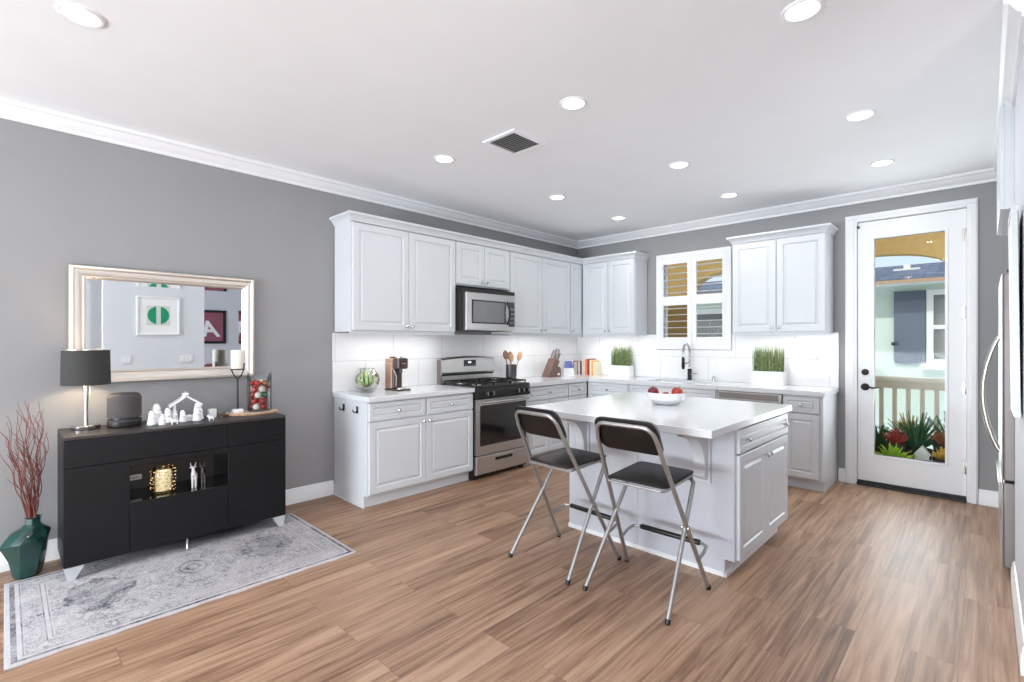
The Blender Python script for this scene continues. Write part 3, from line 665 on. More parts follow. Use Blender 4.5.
# fruit bowl
bc = (-1.655, 3.315)
fb = thing('fruit_bowl', 'white ceramic bowl of apples on the island', 'bowl', (bc[0], bc[1], CT))
B().turn((bc[0], bc[1], CT + .0005), (0, 0, 1), [(.068, 0), (.075, .004), (.088, .006), (.128, .040), (.138, .085), (.135, .087), (.122, .044), (.085, .014), (.01, .012)], 40).build('bowl', 'porcelain', fb)
def apple(p, r, mat, label, tilt):
    a = thing('apple', label, 'apple', p, group='apples in the white bowl')
    n = 18; m = 14; rings = []
    for i in range(m + 1):
        t = math.pi * i / m; rr = math.sin(t) ** .8 * (1 + .05 * math.cos(t)) if 0 < i < m else .001
        z = -math.cos(t) * .9; z -= .28 * math.exp(-(rr / .25) ** 2) * (1 if z > 0 else -.6)
        rings.append([(p[0] + r * rr * math.cos(2 * math.pi * k / n), p[1] + r * rr * math.sin(2 * math.pi * k / n), p[2] + r * .9 + r * z) for k in range(n)])
    B().loft(rings).build('skin', mat, a, angle=60)
    B().tube([(p[0], p[1], p[2] + r * 1.5), (p[0] + .003, p[1], p[2] + r * 1.8), (p[0] + .008, p[1] + .002, p[2] + r * 2.0)], .002, 6).build('stem', 'stem', a)
    a.rotation_euler = tilt
z0 = CT + .0128
apple((bc[0] - .078, bc[1] - .032, z0 + .038), .040, 'apple_dark', 'dark red apple at the left edge of the white bowl', (.2, -.1, 0))
apple((bc[0] + .052, bc[1] + .045, z0 + .038), .041, 'apple2', 'orange-red apple at the right edge of the white bowl', (-.2, .2, 0))
apple((bc[0] - .035, bc[1] + .05, z0 + .005), .036, 'apple', 'red apple low in the bowl, behind the dark red one', (.1, .3, 0))
apple((bc[0] + .035, bc[1] - .055, z0 + .005), .036, 'apple', 'red apple low in the bowl, in front of the orange-red one', (0, -.3, 0))

# ---------------------------------------------------------------- folding bar stools
stool_map = lambda a, d, z: (a + .036 * z, d, z)
def make_stool(label, loc, rz):
    st = thing('folding_bar_stool', label, 'stool', loc, rz, group='folding bar stools at the island')
    r = .0115
    def P(t, x0, x1, y0, y1, z0, z1): return (x0 + (x1 - x0) * t, y0 + (y1 - y0) * t, z0 + (z1 - z0) * t)
    # long frame: front feet up and back over the top of the backrest
    hw0, hw1 = .250, .165; yf, yt, zt = .235, -.305, .945
    pts = [(-hw0, yf, .012), (-hw1 - .006, yt + .045, zt - .085)]
    for a in range(0, 91, 15): pts.append((-hw1 + .055 - .055 * math.cos(R(a)) , yt + .035 - .035 * math.sin(R(a)), zt - .06 + .06 * math.sin(R(a))))
    pts += [(-x, y, z) for x, y, z in pts[::-1]]
    LB(stool_map).tube(pts, r, 12).build('back_frame', 'tubesteel', st)
    # short frame: rear feet up and forward, bent under the seat front
    pts = [(-.238, -.235, .012), (-.190, .115, .555), (-.183, .150, .598), (-.165, .165, .610), (-.14, .168, .612)]
    pts += [(-x, y, z) for x, y, z in pts[::-1]]
    LB(stool_map).tube(pts, r, 12).build('seat_frame', 'tubesteel', st)
    for s in (-1, 1):
        LB(stool_map).turn((s * .252, yf + .004, .0), (0, -.3, 1), [(.011, 0), (.0135, .003), (.0135, .022), (.0120, .025)], 12).build('rubber_foot', 'black', st)
        LB(stool_map).turn((s * .239, -.238, .0), (0, .3, 1), [(.011, 0), (.0135, .003), (.0135, .022), (.0120, .025)], 12).build('rubber_foot', 'black', st)
        LB(stool_map).turn((s * .196, .012, .395), (s, 0, 0), [(.008, -.01), (.008, .022), (.011, .024), (.011, .03)], 10).build('pivot_bolt', 'nickel', st)
    # seat
    sb = LB(stool_map); ring0 = []; ring1 = []
    def rrect(x0, x1, y0, y1, rad, n=6):
        q = []
        for cx, cy, a0 in ((x1 - rad, y1 - rad, 0), (x0 + rad, y1 - rad, 90), (x0 + rad, y0 + rad, 180), (x1 - rad, y0 + rad, 270)):
            for k in range(n + 1): a = R(a0 + 90 * k / n); q.append((cx + rad * math.cos(a), cy + rad * math.sin(a)))
        return q
    zz = lambda y: .640 - .02 * (-(y) / .38)
    o_ = rrect(-.170, .170, -.165, .205, .03); i_ = rrect(-.164, .164, -.159, .199, .026)
    sb.loft([[(x, y, zz(y) - .011) for x, y in i_], [(x, y, zz(y) - .008) for x, y in o_], [(x, y, zz(y) - .004) for x, y in o_], [(x, y, zz(y)) for x, y in i_]])
    sb.build('seat', 'seat_black', st)
    LB(stool_map).tube([(-.166, .18, .629), (-.166, -.15, .612), (-.15, -.168, .611), (.15, -.168, .611), (.166, -.15, .612), (.166, .18, .629)], .008, 10).build('seat_support', 'tubesteel', st)
    # backrest: thick rounded panel on the island side of the frame
    n = 10; W = .178
    prof = rrect(-W, W, .795, .975, .05, 6)
    def bp(x, z, off):
        t = (z) / zt; y = yf + (yt - yf) * t + off + .02 * (1 - (x / W) ** 2) - .008
        return (x, y, z)
    sx = lambda p, i: ((p[0]) * (1 - i / W), .88 + (p[1] - .88) * (1 - i / .085))
    LB(stool_map).loft([[bp(*sx(p, .006), .016) for p in prof], [bp(p[0], p[1], .021) for p in prof], [bp(p[0], p[1], .040) for p in prof], [bp(*sx(p, .006), .046) for p in prof]]).build('backrest', 'seat_black', st, angle=50)
    # footrest in front of the front legs
    pts = [(-.232, .130, .190), (-.236, .20, .215), (-.226, .256, .226), (-.19, .274, .228)]
    pts += [(-x, y, z) for x, y, z in pts[::-1]]
    fo = LB(stool_map).tube(pts, .009, 10).build('footrest', 'tubesteel', st)
    LB(stool_map).tube([(-.185, .274, .228), (-.18, .274, .228), (.18, .274, .228), (.185, .274, .228)], [.012, .0155, .0155, .012], 12).build('footrest_grip', 'black', fo)
    return st
make_stool('black and silver folding bar stool nearer the camera, on the right', (-1.345, 2.452, 0), R(1.0))
make_stool('black and silver folding bar stool nearer the stove, on the left', (-1.912, 2.448, 0), R(-3.5))

# ---------------------------------------------------------------- refrigerator and the cabinet above it
fr = thing('refrigerator', 'stainless steel refrigerator at the right edge, seen nearly edge-on', 'refrigerator', (.46, 4.46, 0))
B().box(.135, .84, 4.005, 4.93, .04, 1.765).build('body', 'fridge_side', fr, bevel=.004)
B().box(.145, .84, 4.02, 4.915, .0, .04).build('base_grille', 'black', fr)
for y0, y1, hy in ((4.007, 4.464, 4.425), (4.470, 4.928, 4.51)):
    dd = B().box(.074, .130, y0, y1, .56, 1.762).build('door', 'fridge_side', fr, bevel=.010, seg=3)
    B().box(.068, .0735, y0 + .004, y1 - .004, .564, 1.758).build('front_skin', 'steel_h', dd, bevel=.002)
    pts = [(.070, hy, .66)] + [(.068 - .080 * math.sin(math.pi * t) ** .8, hy, .66 + .74 * t) for t in (.04, .12, .25, .4, .5, .6, .75, .88, .96)] + [(.070, hy, 1.40)]
    B().tube(pts, .012, 12).build('handle', 'nickel', dd)
dd = B().box(.074, .130, 4.007, 4.928, .06, .55).build('freezer_drawer', 'fridge_side', fr, bevel=.010, seg=3)
B().box(.068, .0735, 4.011, 4.924, .064, .546).build('front_skin', 'steel_h', dd, bevel=.002)
B().box(.056, .0675, 4.10, 4.84, .505, .53).build('grip', 'nickel', dd, bevel=.003)
B().box(.09, .13, 4.02, 4.06, 1.763, 1.782).box(.09, .13, 4.87, 4.91, 1.763, 1.782).build('hinge_cover', 'black', fr)
FR = lambda a, d, z: (.40 - d, a, z)
fc = thing('wall_cabinet', 'white cabinet above the refrigerator at the right edge', 'cabinet', (.24, 4.46, 2.12), group=UGR)
B(FR).box(3.962, 4.95, -.44, .32, 2.12, 2.765).build('body', 'cab', fc)
for a0, a1, ka in ((3.975, 4.452, 4.42), (4.458, 4.938, 4.49)):
    dp = door_panel('door', FR, a0, a1, 2.125, 2.715, .3205, fc)
# framed panel on the right wall, seen edge-on
pf = thing('picture_frame', 'pale grey frame on the right wall, seen almost edge-on', 'picture frame', (.095, 3.28, 1.03))
lean = lambda a, d, z: (a - .010 * (z - 1.03) / .935, d, z)
b = B(lean)
for q in ((3.085, 3.115, 1.03, 1.965), (3.445, 3.475, 1.03, 1.965), (3.115, 3.445, 1.03, 1.06), (3.115, 3.445, 1.935, 1.965)): b.box(.092, .112, q[0], q[1], q[2], q[3])
b.build('frame', 'panel_grey', pf)
B(lean).box(.096, .110, 3.1155, 3.4445, 1.0605, 1.9345).build('panel', 'porcelain', pf)
B(lean).box(.1122, .1165, 3.15, 3.46, 1.50, 1.95).build('dark_sheet', 'matte_black', pf)  # dark sheet standing in for the shadow gap behind the frame top

# ---------------------------------------------------------------- ceiling lights and vent
CANS = [(-3.03, 2.38, 'just left of the ceiling vent'), (-1.77, 2.36, 'largest in the middle of the ceiling, above the stools'), (-.565, 2.38, 'cut off by the top edge of the photo at right'),
        (-3.03, 3.78, 'above the stove, second along the left row'), (-1.77, 3.77, 'over the far half of the island'), (-.565, 3.74, 'right of the island, above the walkway to the door'),
        (-3.03, 4.90, 'smallest, nearest the inner corner of the room'), (-1.79, 4.89, 'in front of the right wall cabinet, near the sink wall'), (-.59, 4.85, 'just in front of the glass door'),
        (-2.84, .232, 'above the sideboard at the upper left corner of the photo'), (-1.72, .24, ''), (-.565, .35, ''), (-2.84, -2.2, ''), (-1.2, -2.2, '')]
for i, (x, y, w) in enumerate(CANS):
    if w:
        rl = thing('recessed_light', 'round white recessed ceiling light, ' + w, 'ceiling light', (x, y, ZC - .012), group='recessed ceiling lights')
        B().turn((x, y, ZC - .0005), (0, 0, -1), [(.082, 0), (.082, .003), (.076, .008), (.066, .008), (.062, .003)], 36, True, False).build('trim_ring', 'ceiling', rl)
        B().turn((x, y, ZC - .0015), (0, 0, -1), [(.064, .0), (.064, .004), (.045, .006)], 36).build('lens', 'lens', rl)
    light('can_light', 'AREA', (x, y, ZC - .02), 3.7, (1, .995, .985), (0, 0, 0), .13, shape='DISK')
vt = thing('ceiling_vent', 'white louvred air vent in the ceiling', 'vent', (-2.415, 2.54, ZC - .02))
vx0, vx1, vy0, vy1 = -2.575, -2.265, 2.365, 2.70
b = B()
for q in ((vx0, vx1, vy0, vy0 + .03), (vx0, vx1, vy1 - .03, vy1), (vx0, vx0 + .03, vy0 + .03, vy1 - .03), (vx1 - .03, vx1, vy0 + .03, vy1 - .03)): b.box(q[0], q[1], q[2], q[3], ZC - .012, ZC - .0005)
b.build('frame', 'ceiling', vt)
B().box(vx0 + .03, vx1 - .03, vy0 + .03, vy1 - .03, ZC - .002, ZC - .0006).build('dark_sheet', 'vent_back', vt)
for k in range(11):
    y = vy0 + .045 + k * (vy1 - vy0 - .09) / 10
    B().prism([(vx0 + .031, y + .009, ZC - .003), (vx0 + .031, y + .012, ZC - .003), (vx0 + .031, y - .003, ZC - .013), (vx0 + .031, y - .006, ZC - .013)], (vx1 - vx0 - .062, 0, 0)).build('slat', 'trim', vt)

# under-cabinet light bars
UC = [((-3.97, 2.62), 'y', .9, 'under the wall cabinet above the coffee machine'), ((-3.97, 4.55), 'y', .9, 'under the wall cabinet above the utensil crock'),
      ((-3.50, 5.46), 'x', .7, 'under the wall cabinet above the books'), ((-1.50, 5.46), 'x', .7, 'under the wall cabinet above the right grass planter')]
for (x, y), ax, L, w in UC:
    t = thing('under_cabinet_light', 'slim bright light bar ' + w, 'light', (x, y, UZ0), group='under-cabinet light bars')
    hx, hy = (.02, L / 2) if ax == 'y' else (L / 2, .02)
    B().box(x - hx, x + hx, y - hy, y + hy, UZ0 + .008, UZ0 + .0215).build('housing', 'trim', t)
    B().box(x - hx * .8, x + hx * .8, y - hy * .97, y + hy * .97, UZ0 + .004, UZ0 + .008).build('diffuser', 'led', t)
    light('bar_light', 'AREA', (x, y, UZ0), 1.5, (1, .99, .97), (0, 0, 0), hx * 2, hy * 2, parent=t)

# outlets
def outlet(F, a, z, d, label, w=.072, h=.118, gang=1, group='white wall outlets and switches'):
    t = thing('wall_outlet', label, 'outlet', F(a, d, z - h / 2), group=group)
    B(F).rect_rings(a - w / 2, a + w / 2, z - h / 2, z + h / 2, [(0, d), (0, d + .004), (.003, d + .006)]).build('cover_plate', 'white_plastic', t)
    for g in range(gang):
        ga = a + (g - (gang - 1) / 2) * .046
        B(F).box(ga - .016, ga + .016, d + .006, d + .009, z - .033, z + .033).build('receptacle', 'porcelain', t)
outlet(FB, -1.262, 1.235, .0105, 'white outlet plate on the tiles beside the right grass planter', w=.118, gang=2)

# ---------------------------------------------------------------- left counter
cx, cy = -4.03, 2.275
vs = thing('glass_fishbowl', 'round clear glass bowl holding a striped spiky plant on the left counter', 'vase', (cx, cy, CT))
prof = [(.055, 0), (.07, .004)] + [(.118 * math.sin(R(a)) , .108 - .108 * math.cos(R(a))) for a in range(38, 146, 9)] + [(.072, .205), (.078, .212)]
b = B().turn((cx, cy, CT + .0005), (0, 0, 1), prof, 32, True, False); b.build('bowl', 'vessel', vs)
pl = thing('striped_plant', 'green and cream striped spiky plant curled inside the glass bowl', 'plant', (cx, cy, CT + .012))
B().turn((cx, cy, CT + .012), (0, 0, 1), [(.02, 0), (.06, .004), (.066, .02), (.03, .03), (.004, .032)], 16).build('root_ball', 'pot', pl)
def strap(pts, w, up=(0, 0, 1), th=.0015, taper=True):
    """a thin leaf along pts"""
    P = [Vector(p) for p in pts]; b = B(); m = len(P); rings = []
    for i, p in enumerate(P):
        t = (P[min(i + 1, m - 1)] - P[max(i - 1, 0)]).normalized(); s_ = t.cross(Vector(up))
        s_ = s_.normalized() if s_.length > 1e-4 else Vector((1, 0, 0)); n_ = s_.cross(t)
        f = i / (m - 1); ww = w * (min(1, .55 + f * 1.5) * (1 - f ** 2.2) + .03) if taper else w
        rings.append([tuple(p + s_ * ww), tuple(p + n_ * th - n_ * ww * .25), tuple(p - s_ * ww), tuple(p - n_ * th - n_ * ww * .25)])
    b.loft(rings); return b
for k in range(24):
    a = k * 2.4 + .3; inc = .9 + .25 * math.sin(k * 1.7); pts = []
    hgt = .165 + .03 * math.sin(k * 2.1); rad = .062 + .036 * ((k * 7) % 5) / 4
    for t in (0, .15, .3, .45, .6, .8, 1):
        rr = rad * math.sin(t * math.pi * .82) ** .8 + .008; pts.append((cx + rr * math.cos(a), cy + rr * math.sin(a), CT + .035 + hgt * t))
    strap(pts, .012, (math.cos(a), math.sin(a), .3)).build('leaf', 'leaf_pale' if k % 5 else 'leaf', pl, angle=60)

mx, my = -3.985, 2.545
cm = thing('coffee_machine', 'copper brown pod coffee machine on the left counter', 'coffee machine', (mx, my, CT))
def rbox(x0, x1, y0, y1, z0, z1, r=.012, n=4):
    q = []
    for ccx, ccy, a0 in ((x1 - r, y1 - r, 0), (x0 + r, y1 - r, 90), (x0 + r, y0 + r, 180), (x1 - r, y0 + r, 270)):
        for k in range(n + 1): a = R(a0 + 90 * k / n); q.append((ccx + r * math.cos(a), ccy + r * math.sin(a)))
    e = min(r * .6, .008)
    mxx, myy = (x0 + x1) / 2, (y0 + y1) / 2
    sh = lambda p: (mxx + (p[0] - mxx) * (1 - e / (x1 - x0) * 2), myy + (p[1] - myy) * (1 - e / (y1 - y0) * 2))
    return [[(*sh(p), z0) for p in q], [(*p, z0 + e) for p in q], [(*p, z1 - e) for p in q], [(*sh(p), z1) for p in q]]
B().loft(rbox(mx - .085, mx + .155, my - .07, my + .08, CT + .0005, CT + .014)).build('base', 'coffee_dk', cm)
B().loft(rbox(mx - .085, mx + .035, my - .06, my + .06, CT + .0145, CT + .295, .02)).build('water_tank', 'coffee', cm)
B().loft(rbox(mx - .02, mx + .055, my - .05, my + .05, CT + .0145, CT + .20, .02)).build('body', 'coffee_dk', cm)
B().loft(rbox(mx + .036, mx + .145, my - .058, my + .058, CT + .20, CT + .30, .025)).build('brew_head', 'coffee_dk', cm)
B().turn((mx + .075, my, CT + .3005), (0, 0, 1), [(.035, 0), (.035, .012), (.02, .016)], 20).build('top_button', 'nickel', cm)
B().turn((mx - .04, my, CT + .2955), (0, 0, 1), [(.028, 0), (.028, .012), (.02, .015)], 20).build('tank_cap', 'coffee_dk', cm)
B().box(mx - .0856, mx + .0356, my - .0606, my + .0606, CT + .245, CT + .250).build('band', 'nickel', cm)
B().tube([(mx + .1, my, CT + .199), (mx + .1, my, CT + .165)], .014, 12).build('spout', 'coffee_dk', cm)
B().box(mx + .1446, mx + .1475, my - .02, my + .02, CT + .245, CT + .255).build('badge', 'nickel', cm)
B().turn((mx + .1, my, CT + .0145), (0, 0, 1), [(.045, 0), (.045, .012), (.04, .014)], 20).build('drip_tray', 'nickel', cm)
B().tube([(mx + .04, my - .055, CT + .20), (mx + .07, my - .057, CT + .196), (mx + .105, my - .052, CT + .13), (mx + .095, my - .05, CT + .04)], .004, 6).build('side_rail', 'nickel', cm)

# ---------------------------------------------------------------- counter right of the stove
ux, uy = -4.06, 4.19
ck = thing('utensil_crock', 'dark grey cylindrical crock right of the stove holding wooden spoons', 'utensil holder', (ux, uy, CT))
B().turn((ux, uy, CT + .0005), (0, 0, 1), [(.06, 0), (.064, .004), (.064, .178), (.061, .18), (.058, .178), (.058, .008), (.01, .006)], 28).build('crock', 'crock', ck)
def spoon(dx, dy, L, tx, ty, mat, label, head=(.033, .011, .055)):
    base = Vector((ux + dx, uy + dy, CT + .012)); d = Vector((tx, ty, 1)).normalized(); tip = base + d * L
    s = thing('wooden_spoon', label, 'spoon', base, group='wooden utensils in the dark crock')
    B().tube([base, base + d * L * .5, base + d * (L - .05)], [.005, .005, .006], 8).build('handle', mat, s)
    u = Vector((.694, -.72, 0)); u = (u - d * u.dot(d)).normalized(); u = Vector((.72, .69, 0)); u = (u - d * u.dot(d)).normalized(); w = d.cross(u); rings = []
    for i in range(9):
        t = math.pi * i / 8; rr = max(math.sin(t), .04)
        rings.append([tuple(tip - d * head[2] * math.cos(t) + u * head[0] * rr * math.cos(2 * math.pi * k / 14) + w * head[1] * rr * math.sin(2 * math.pi * k / 14)) for k in range(14)])
    B().loft(rings).build('bowl', mat, s, angle=60)
spoon(-.02, -.02, .285, -.05, -.14, 'spoonwood2', 'brown wooden spoon leaning left in the dark crock')
spoon(.0, .0, .255, -.02, .02, 'spoonwood', 'pale short wooden spoon upright in the middle of the crock')
spoon(.02, .015, .285, .05, .36, 'spoonwood', 'tan wooden spoon leaning far to the right in the crock', (.032, .011, .06))
spoon(-.025, .02, .27, -.12, .08, 'spoonwood2', 'brown wooden spatula at the back of the crock', (.034, .005, .055))

kx, ky = -4.0, 4.86
kb = thing('knife_block', 'slanted dark walnut knife block on the corner counter', 'knife block', (kx, ky, CT))
sl = .55
kb_map = lambda a, d, z: (kx + (a - kx) * 1.2, ky + (d - ky) * 1.2, CT + .0005 + (z - CT - .0005) * 1.2)
B(kb_map).prism([(kx - .05, ky - .10, CT + .0005), (kx - .05, ky - .01, CT + .0005), (kx - .05, ky + .09, CT + .17), (kx - .05, ky + .02, CT + .20)], (.10, 0, 0)).build('upper_block', 'block', kb, bevel=.003)
B(kb_map).prism([(kx - .05, ky - .008, CT + .0005), (kx - .05, ky + .11, CT + .0005), (kx - .05, ky + .11, CT + .085), (kx - .05, ky + .085, CT + .11), (kx - .05, ky + .058, CT + .11)], (.10, 0, 0)).build('lower_block', 'block', kb, bevel=.003)
B(kb_map).box(kx + .0505, kx + .0515, ky + .05, ky + .085, CT + .02, CT + .04).build('badge', 'porcelain', kb)
kd = Vector((0, .10, .155)).normalized(); kn = Vector((0, -.155, .10)).normalized()
KN = [(-.035, .075, .10), (0, .078, .115), (.035, .075, .105), (-.03, .035, .085), (.0, .035, .09), (.03, .035, .08)]
KW = ['back row, farthest from the camera', 'back row, middle', 'back row, nearest the room', 'front row, farthest from the camera', 'front row, middle', 'front row, nearest the room']
for (ox, t, L), w in zip(KN, KW):
    top = Vector((kx + ox * 1.2, ky + .066, CT + .222)) + kn * (t - .055) * 1.2; L *= 1.15
    k = thing('kitchen_knife', 'knife with grey handle in the walnut block, ' + w, 'knife', top, group='knives in the walnut block')
    u = Vector((1, 0, 0)); ring = lambda p, a, c: [tuple(p + u * a * sx_ + kn * c * sy_) for sx_, sy_ in ((1, .5), (.5, 1), (-.5, 1), (-1, .5), (-1, -.5), (-.5, -1), (.5, -1), (1, -.5))]
    p0 = top + kd * .012
    B().loft([ring(p0, .009, .012), ring(p0 + kd * L * .5, .010, .014), ring(p0 + kd * L, .010, .015)]).build('handle', 'handle_grey', k)
    B().loft([ring(p0 - kd * .05, .001, .009), ring(p0, .001, .010)]).build('blade', 'chrome', k)
# photo card on white stand
tx, ty = -4.05, 5.30
tc = thing('photo_stand', 'small white stand with a blue picture between knife block and books', 'photo', (tx, ty, CT), R(0))
d_ = Vector((.76, -.65, 0)); n_ = Vector((.65, .76, 0))
def P3(a, o, z): return tuple(Vector((tx, ty, z)) + n_ * a + d_ * o)
B().loft([[P3(-.075, 0, CT + .0005), P3(.075, 0, CT + .0005), P3(.065, -.045, CT + .20), P3(-.055, -.045, CT + .20)], [P3(-.075, -.012, CT + .0005), P3(.075, -.012, CT + .0005), P3(.065, -.055, CT + .20), P3(-.055, -.055, CT + .20)]]).build('stand', 'porcelain', tc)
B().loft([[P3(-.064, -.018, CT + .095), P3(.072, -.018, CT + .095), P3(.052, -.038, CT + .19), P3(-.046, -.038, CT + .19)], [P3(-.064, -.0245, CT + .095), P3(.072, -.0245, CT + .095), P3(.052, -.0445, CT + .19), P3(-.046, -.0445, CT + .19)]]).build('picture', 'blue_print', tc)
B().prism([P3(-.05, -.012, CT + .0005), P3(-.05, -.09, CT + .0005), P3(-.05, -.054, CT + .15)], tuple(n_ * .1)).build('strut', 'porcelain', tc)

# cookbooks in the corner
BK = [(.028, .17, (235, 214, 206), 'thin pale pink cookbook, first from the left in the row'), (.02, .185, (196, 92, 70), 'thin rust red cookbook, second from the left in the row'), (.042, .17, (240, 236, 230), 'thick white cookbook, third from the left in the row'),
      (.034, .185, (168, 150, 146), 'taupe cookbook left of the grey one'), (.020, .18, (238, 226, 222), 'thin white cookbook between the taupe and dark grey ones'), (.030, .185, (96, 92, 98), 'dark grey cookbook in the middle of the row'),
      (.026, .19, (244, 240, 236), 'white cookbook right of the dark grey one'), (.030, .195, (240, 200, 186), 'peach cookbook left of the orange one'), (.034, .215, (226, 128, 88), 'tall orange cookbook left of the dark red one'), (.040, .218, (138, 62, 44), 'tall dark red cookbook'),
      (.026, .205, (246, 226, 200), 'cream cookbook right of the dark red one'), (.024, .195, (236, 172, 96), 'amber cookbook near the right end of the row'), (.022, .18, (242, 232, 206), 'thin ivory cookbook at the right end of the row')]
x = -4.165; by = 5.43
for i, (w, h, c, lab) in enumerate(BK):
    dpt = .15 + .02 * ((i * 5) % 3) / 3; y1 = YB - .03; y0 = y1 - dpt
    bo = thing('cookbook', lab, 'book', (x + w / 2, (y0 + y1) / 2, CT), group='cookbooks in the corner')
    mt = simple('cover_%d' % i, c, .55, var=.06, scale=20)
    B().box(x + .0005, x + .003, y0, y1, CT + .0005, CT + h).box(x + w - .0035, x + w - .001, y0, y1, CT + .0005, CT + h).box(x + .003, x + w - .0035, y0, y0 + .0025, CT + .0005, CT + h).build('cover', mt, bo)
    B().box(x + .003, x + w - .0035, y0 + .0026, y1 - .004, CT + .004, CT + h - .004).build('pages', 'paper', bo)
    x += w + .001

# grass planters
def planter(x0, x1, yc, label, seed):
    rnd = random.Random(seed); hw = (x1 - x0) / 2; xc = (x0 + x1) / 2
    p = thing('grass_planter', label, 'planter', (xc, yc, CT), group='grass planters')
    z0, z1 = CT + .0005, CT + .145; d = .055
    b = B(); b.loft([[(x0, yc - d, z0), (x1, yc - d, z0), (x1, yc + d, z0), (x0, yc + d, z0)], [(x0, yc - d, z1), (x1, yc - d, z1), (x1, yc + d, z1), (x0, yc + d, z1)],
        [(x0 + .006, yc - d + .006, z1), (x1 - .006, yc - d + .006, z1), (x1 - .006, yc + d - .006, z1), (x0 + .006, yc + d - .006, z1)], [(x0 + .006, yc - d + .006, z1 - .02), (x1 - .006, yc - d + .006, z1 - .02), (x1 - .006, yc + d - .006, z1 - .02), (x0 + .006, yc + d - .006, z1 - .02)]])
    b.build('box', 'porcelain', p)
    g = B()
    for k in range(330):
        bx_, by_ = rnd.uniform(x0 + .012, x1 - .012), rnd.uniform(yc - d + .012, yc + d - .012)
        h = rnd.uniform(.23, .315) if rnd.random() < .75 else rnd.uniform(.13, .24); a = rnd.uniform(0, 6.28); l = rnd.uniform(0, .03); w = rnd.uniform(.0016, .0028)
        c_, s_ = math.cos(a) * w, math.sin(a) * w; zb = z1 - .021; lx, ly = l * math.cos(a * 3), l * math.sin(a * 3)
        e = .999
        g.add([(bx_ - c_, by_ - s_, zb), (bx_ + c_, by_ + s_, zb), (bx_ + s_, by_ - c_, zb), (bx_ - c_ + lx * .4, by_ - s_ + ly * .4, zb + h * .6), (bx_ + c_ + lx * .4, by_ + s_ + ly * .4, zb + h * .6), (bx_ + s_ + lx * .4, by_ - c_ + ly * .4, zb + h * .6), (bx_ + lx, by_ + ly, zb + h)],
              [(0, 1, 4, 3), (1, 2, 5, 4), (2, 0, 3, 5), (3, 4, 6), (4, 5, 6), (5, 3, 6)])
    go = g.build('grass_blades', 'blade', p); go['kind'] = 'stuff'
planter(-3.535, -3.245, 5.55, 'white box of tall green grass beside the books, left of the window', 3)
planter(-1.775, -1.47, 5.52, 'white box of tall green grass under the right wall cabinet', 5)

# ---------------------------------------------------------------- sideboard
SF, SBK = -3.72, -4.14; s0, s1 = .228, 1.445; zb, zt = .085, .822; n0, n1, nz0, nz1 = .527, 1.060, .388, .605
sb = thing('sideboard', 'black sideboard with an open middle niche standing against the grey wall', 'sideboard', ((SF + SBK) / 2, (s0 + s1) / 2, 0))
b = B()
f = .022
b.box(SBK, SF - f, s0, s0 + .02, zb, zt - .018).box(SBK, SF - f, s1 - .02, s1, zb, zt - .018).box(SBK, SF - f, s0 + .02, s1 - .02, zb, zb + .02).box(SBK, SBK + .01, s0 + .02, s1 - .02, zb + .02, zt - .018)
b.build('carcass', 'board', sb)
B().box(SBK, SF, s0, s1, zt - .0175, zt).build('top_panel', 'board_top', sb, bevel=.002)
g = .0015
def front(name, y0, y1, z0, z1): return B().box(SF - f + .001, SF, y0 + g, y1 - g, z0 + g, z1 - g).build(name, 'board', sb, bevel=.0015)
front('drawer', s0, n1, .645, zt - .018); front('drawer', n1, s1, .645, zt - .018)
front('door', s0, n0, zb, .645); front('door', n1, s1, zb, .645); front('door', n0, n1, zb, nz0 - .002); front('niche_header', n0, n1, nz1 + .002, .645)
nb = B(); nx = -4.06
nb.box(nx, SF - .002, n0 - .012, n0 - .0005, nz0 - .012, nz1 + .012).box(nx, SF - .002, n1 + .0005, n1 + .012, nz0 - .012, nz1 + .012).box(nx, SF - .002, n0, n1, nz0 - .012, nz0).box(nx, SF - .002, n0, n1, nz1, nz1 + .012)
nb.build('niche_box', 'niche', sb); B().box(nx - .008, nx, n0, n1, nz0, nz1).build('niche_back', 'niche_back', sb)
for y0, dy in ((.262, -1), (1.415, 1)):
    for x0, dx in ((SF - .012, 1), (SBK + .05, -1)):
        b = B()
        b.loft([[(x0 - .020, y0 - .016, .0085), (x0 + .006, y0 - .016, .0085), (x0 + .006, y0 + .016, .0085), (x0 - .020, y0 + .016, .0085)],
                [(x0 - .050, y0 - .030 - (.004 if dy < 0 else .028), zb - .001), (x0 + .010, y0 - .030 - (.004 if dy < 0 else .028), zb - .001), (x0 + .010, y0 + .030 + (.028 if dy < 0 else -.004), zb - .001), (x0 - .050, y0 + .030 + (.028 if dy < 0 else -.004), zb - .001)]])
        b.build('leg', 'panel_grey', sb)
B().turn((SF - .03, .83, .0085), (0, 0, 1), [(.009, 0), (.009, .01), (.007, .014), (.007, zb - .0095)], 14).build('middle_foot', 'nickel', sb)
# rug
RW, RL = 1.03, 1.585
b = B(); n = 40; rx, ry = -3.437, .790
rg_pts = []
mesh_r = [[(rx - RW / 2, ry - RL / 2 + RL * k / n, .0005) for k in range(n + 1)]]
def wob(k): return .004 * math.sin(k * .9) + .003 * math.sin(k * 2.3)
for th, ins in ((.0005, 0), (.007, 0), (.008, .006)):
    pass
loop = lambda z, ins: [(rx - RW / 2 + ins, ry - RL / 2 + ins, z)] + [(rx - RW / 2 + ins + (RW - 2 * ins) * k / 12, ry - RL / 2 + ins, z) for k in range(1, 12)] + [(rx + RW / 2 - ins + wob(k), ry - RL / 2 + ins + (RL - 2 * ins) * k / n, z) for k in range(n + 1)] + [(rx - RW / 2 + ins + (RW - 2 * ins) * (12 - k) / 12, ry + RL / 2 - ins, z) for k in range(1, 12)] + [(rx - RW / 2 + ins, ry + RL / 2 - ins, z)]
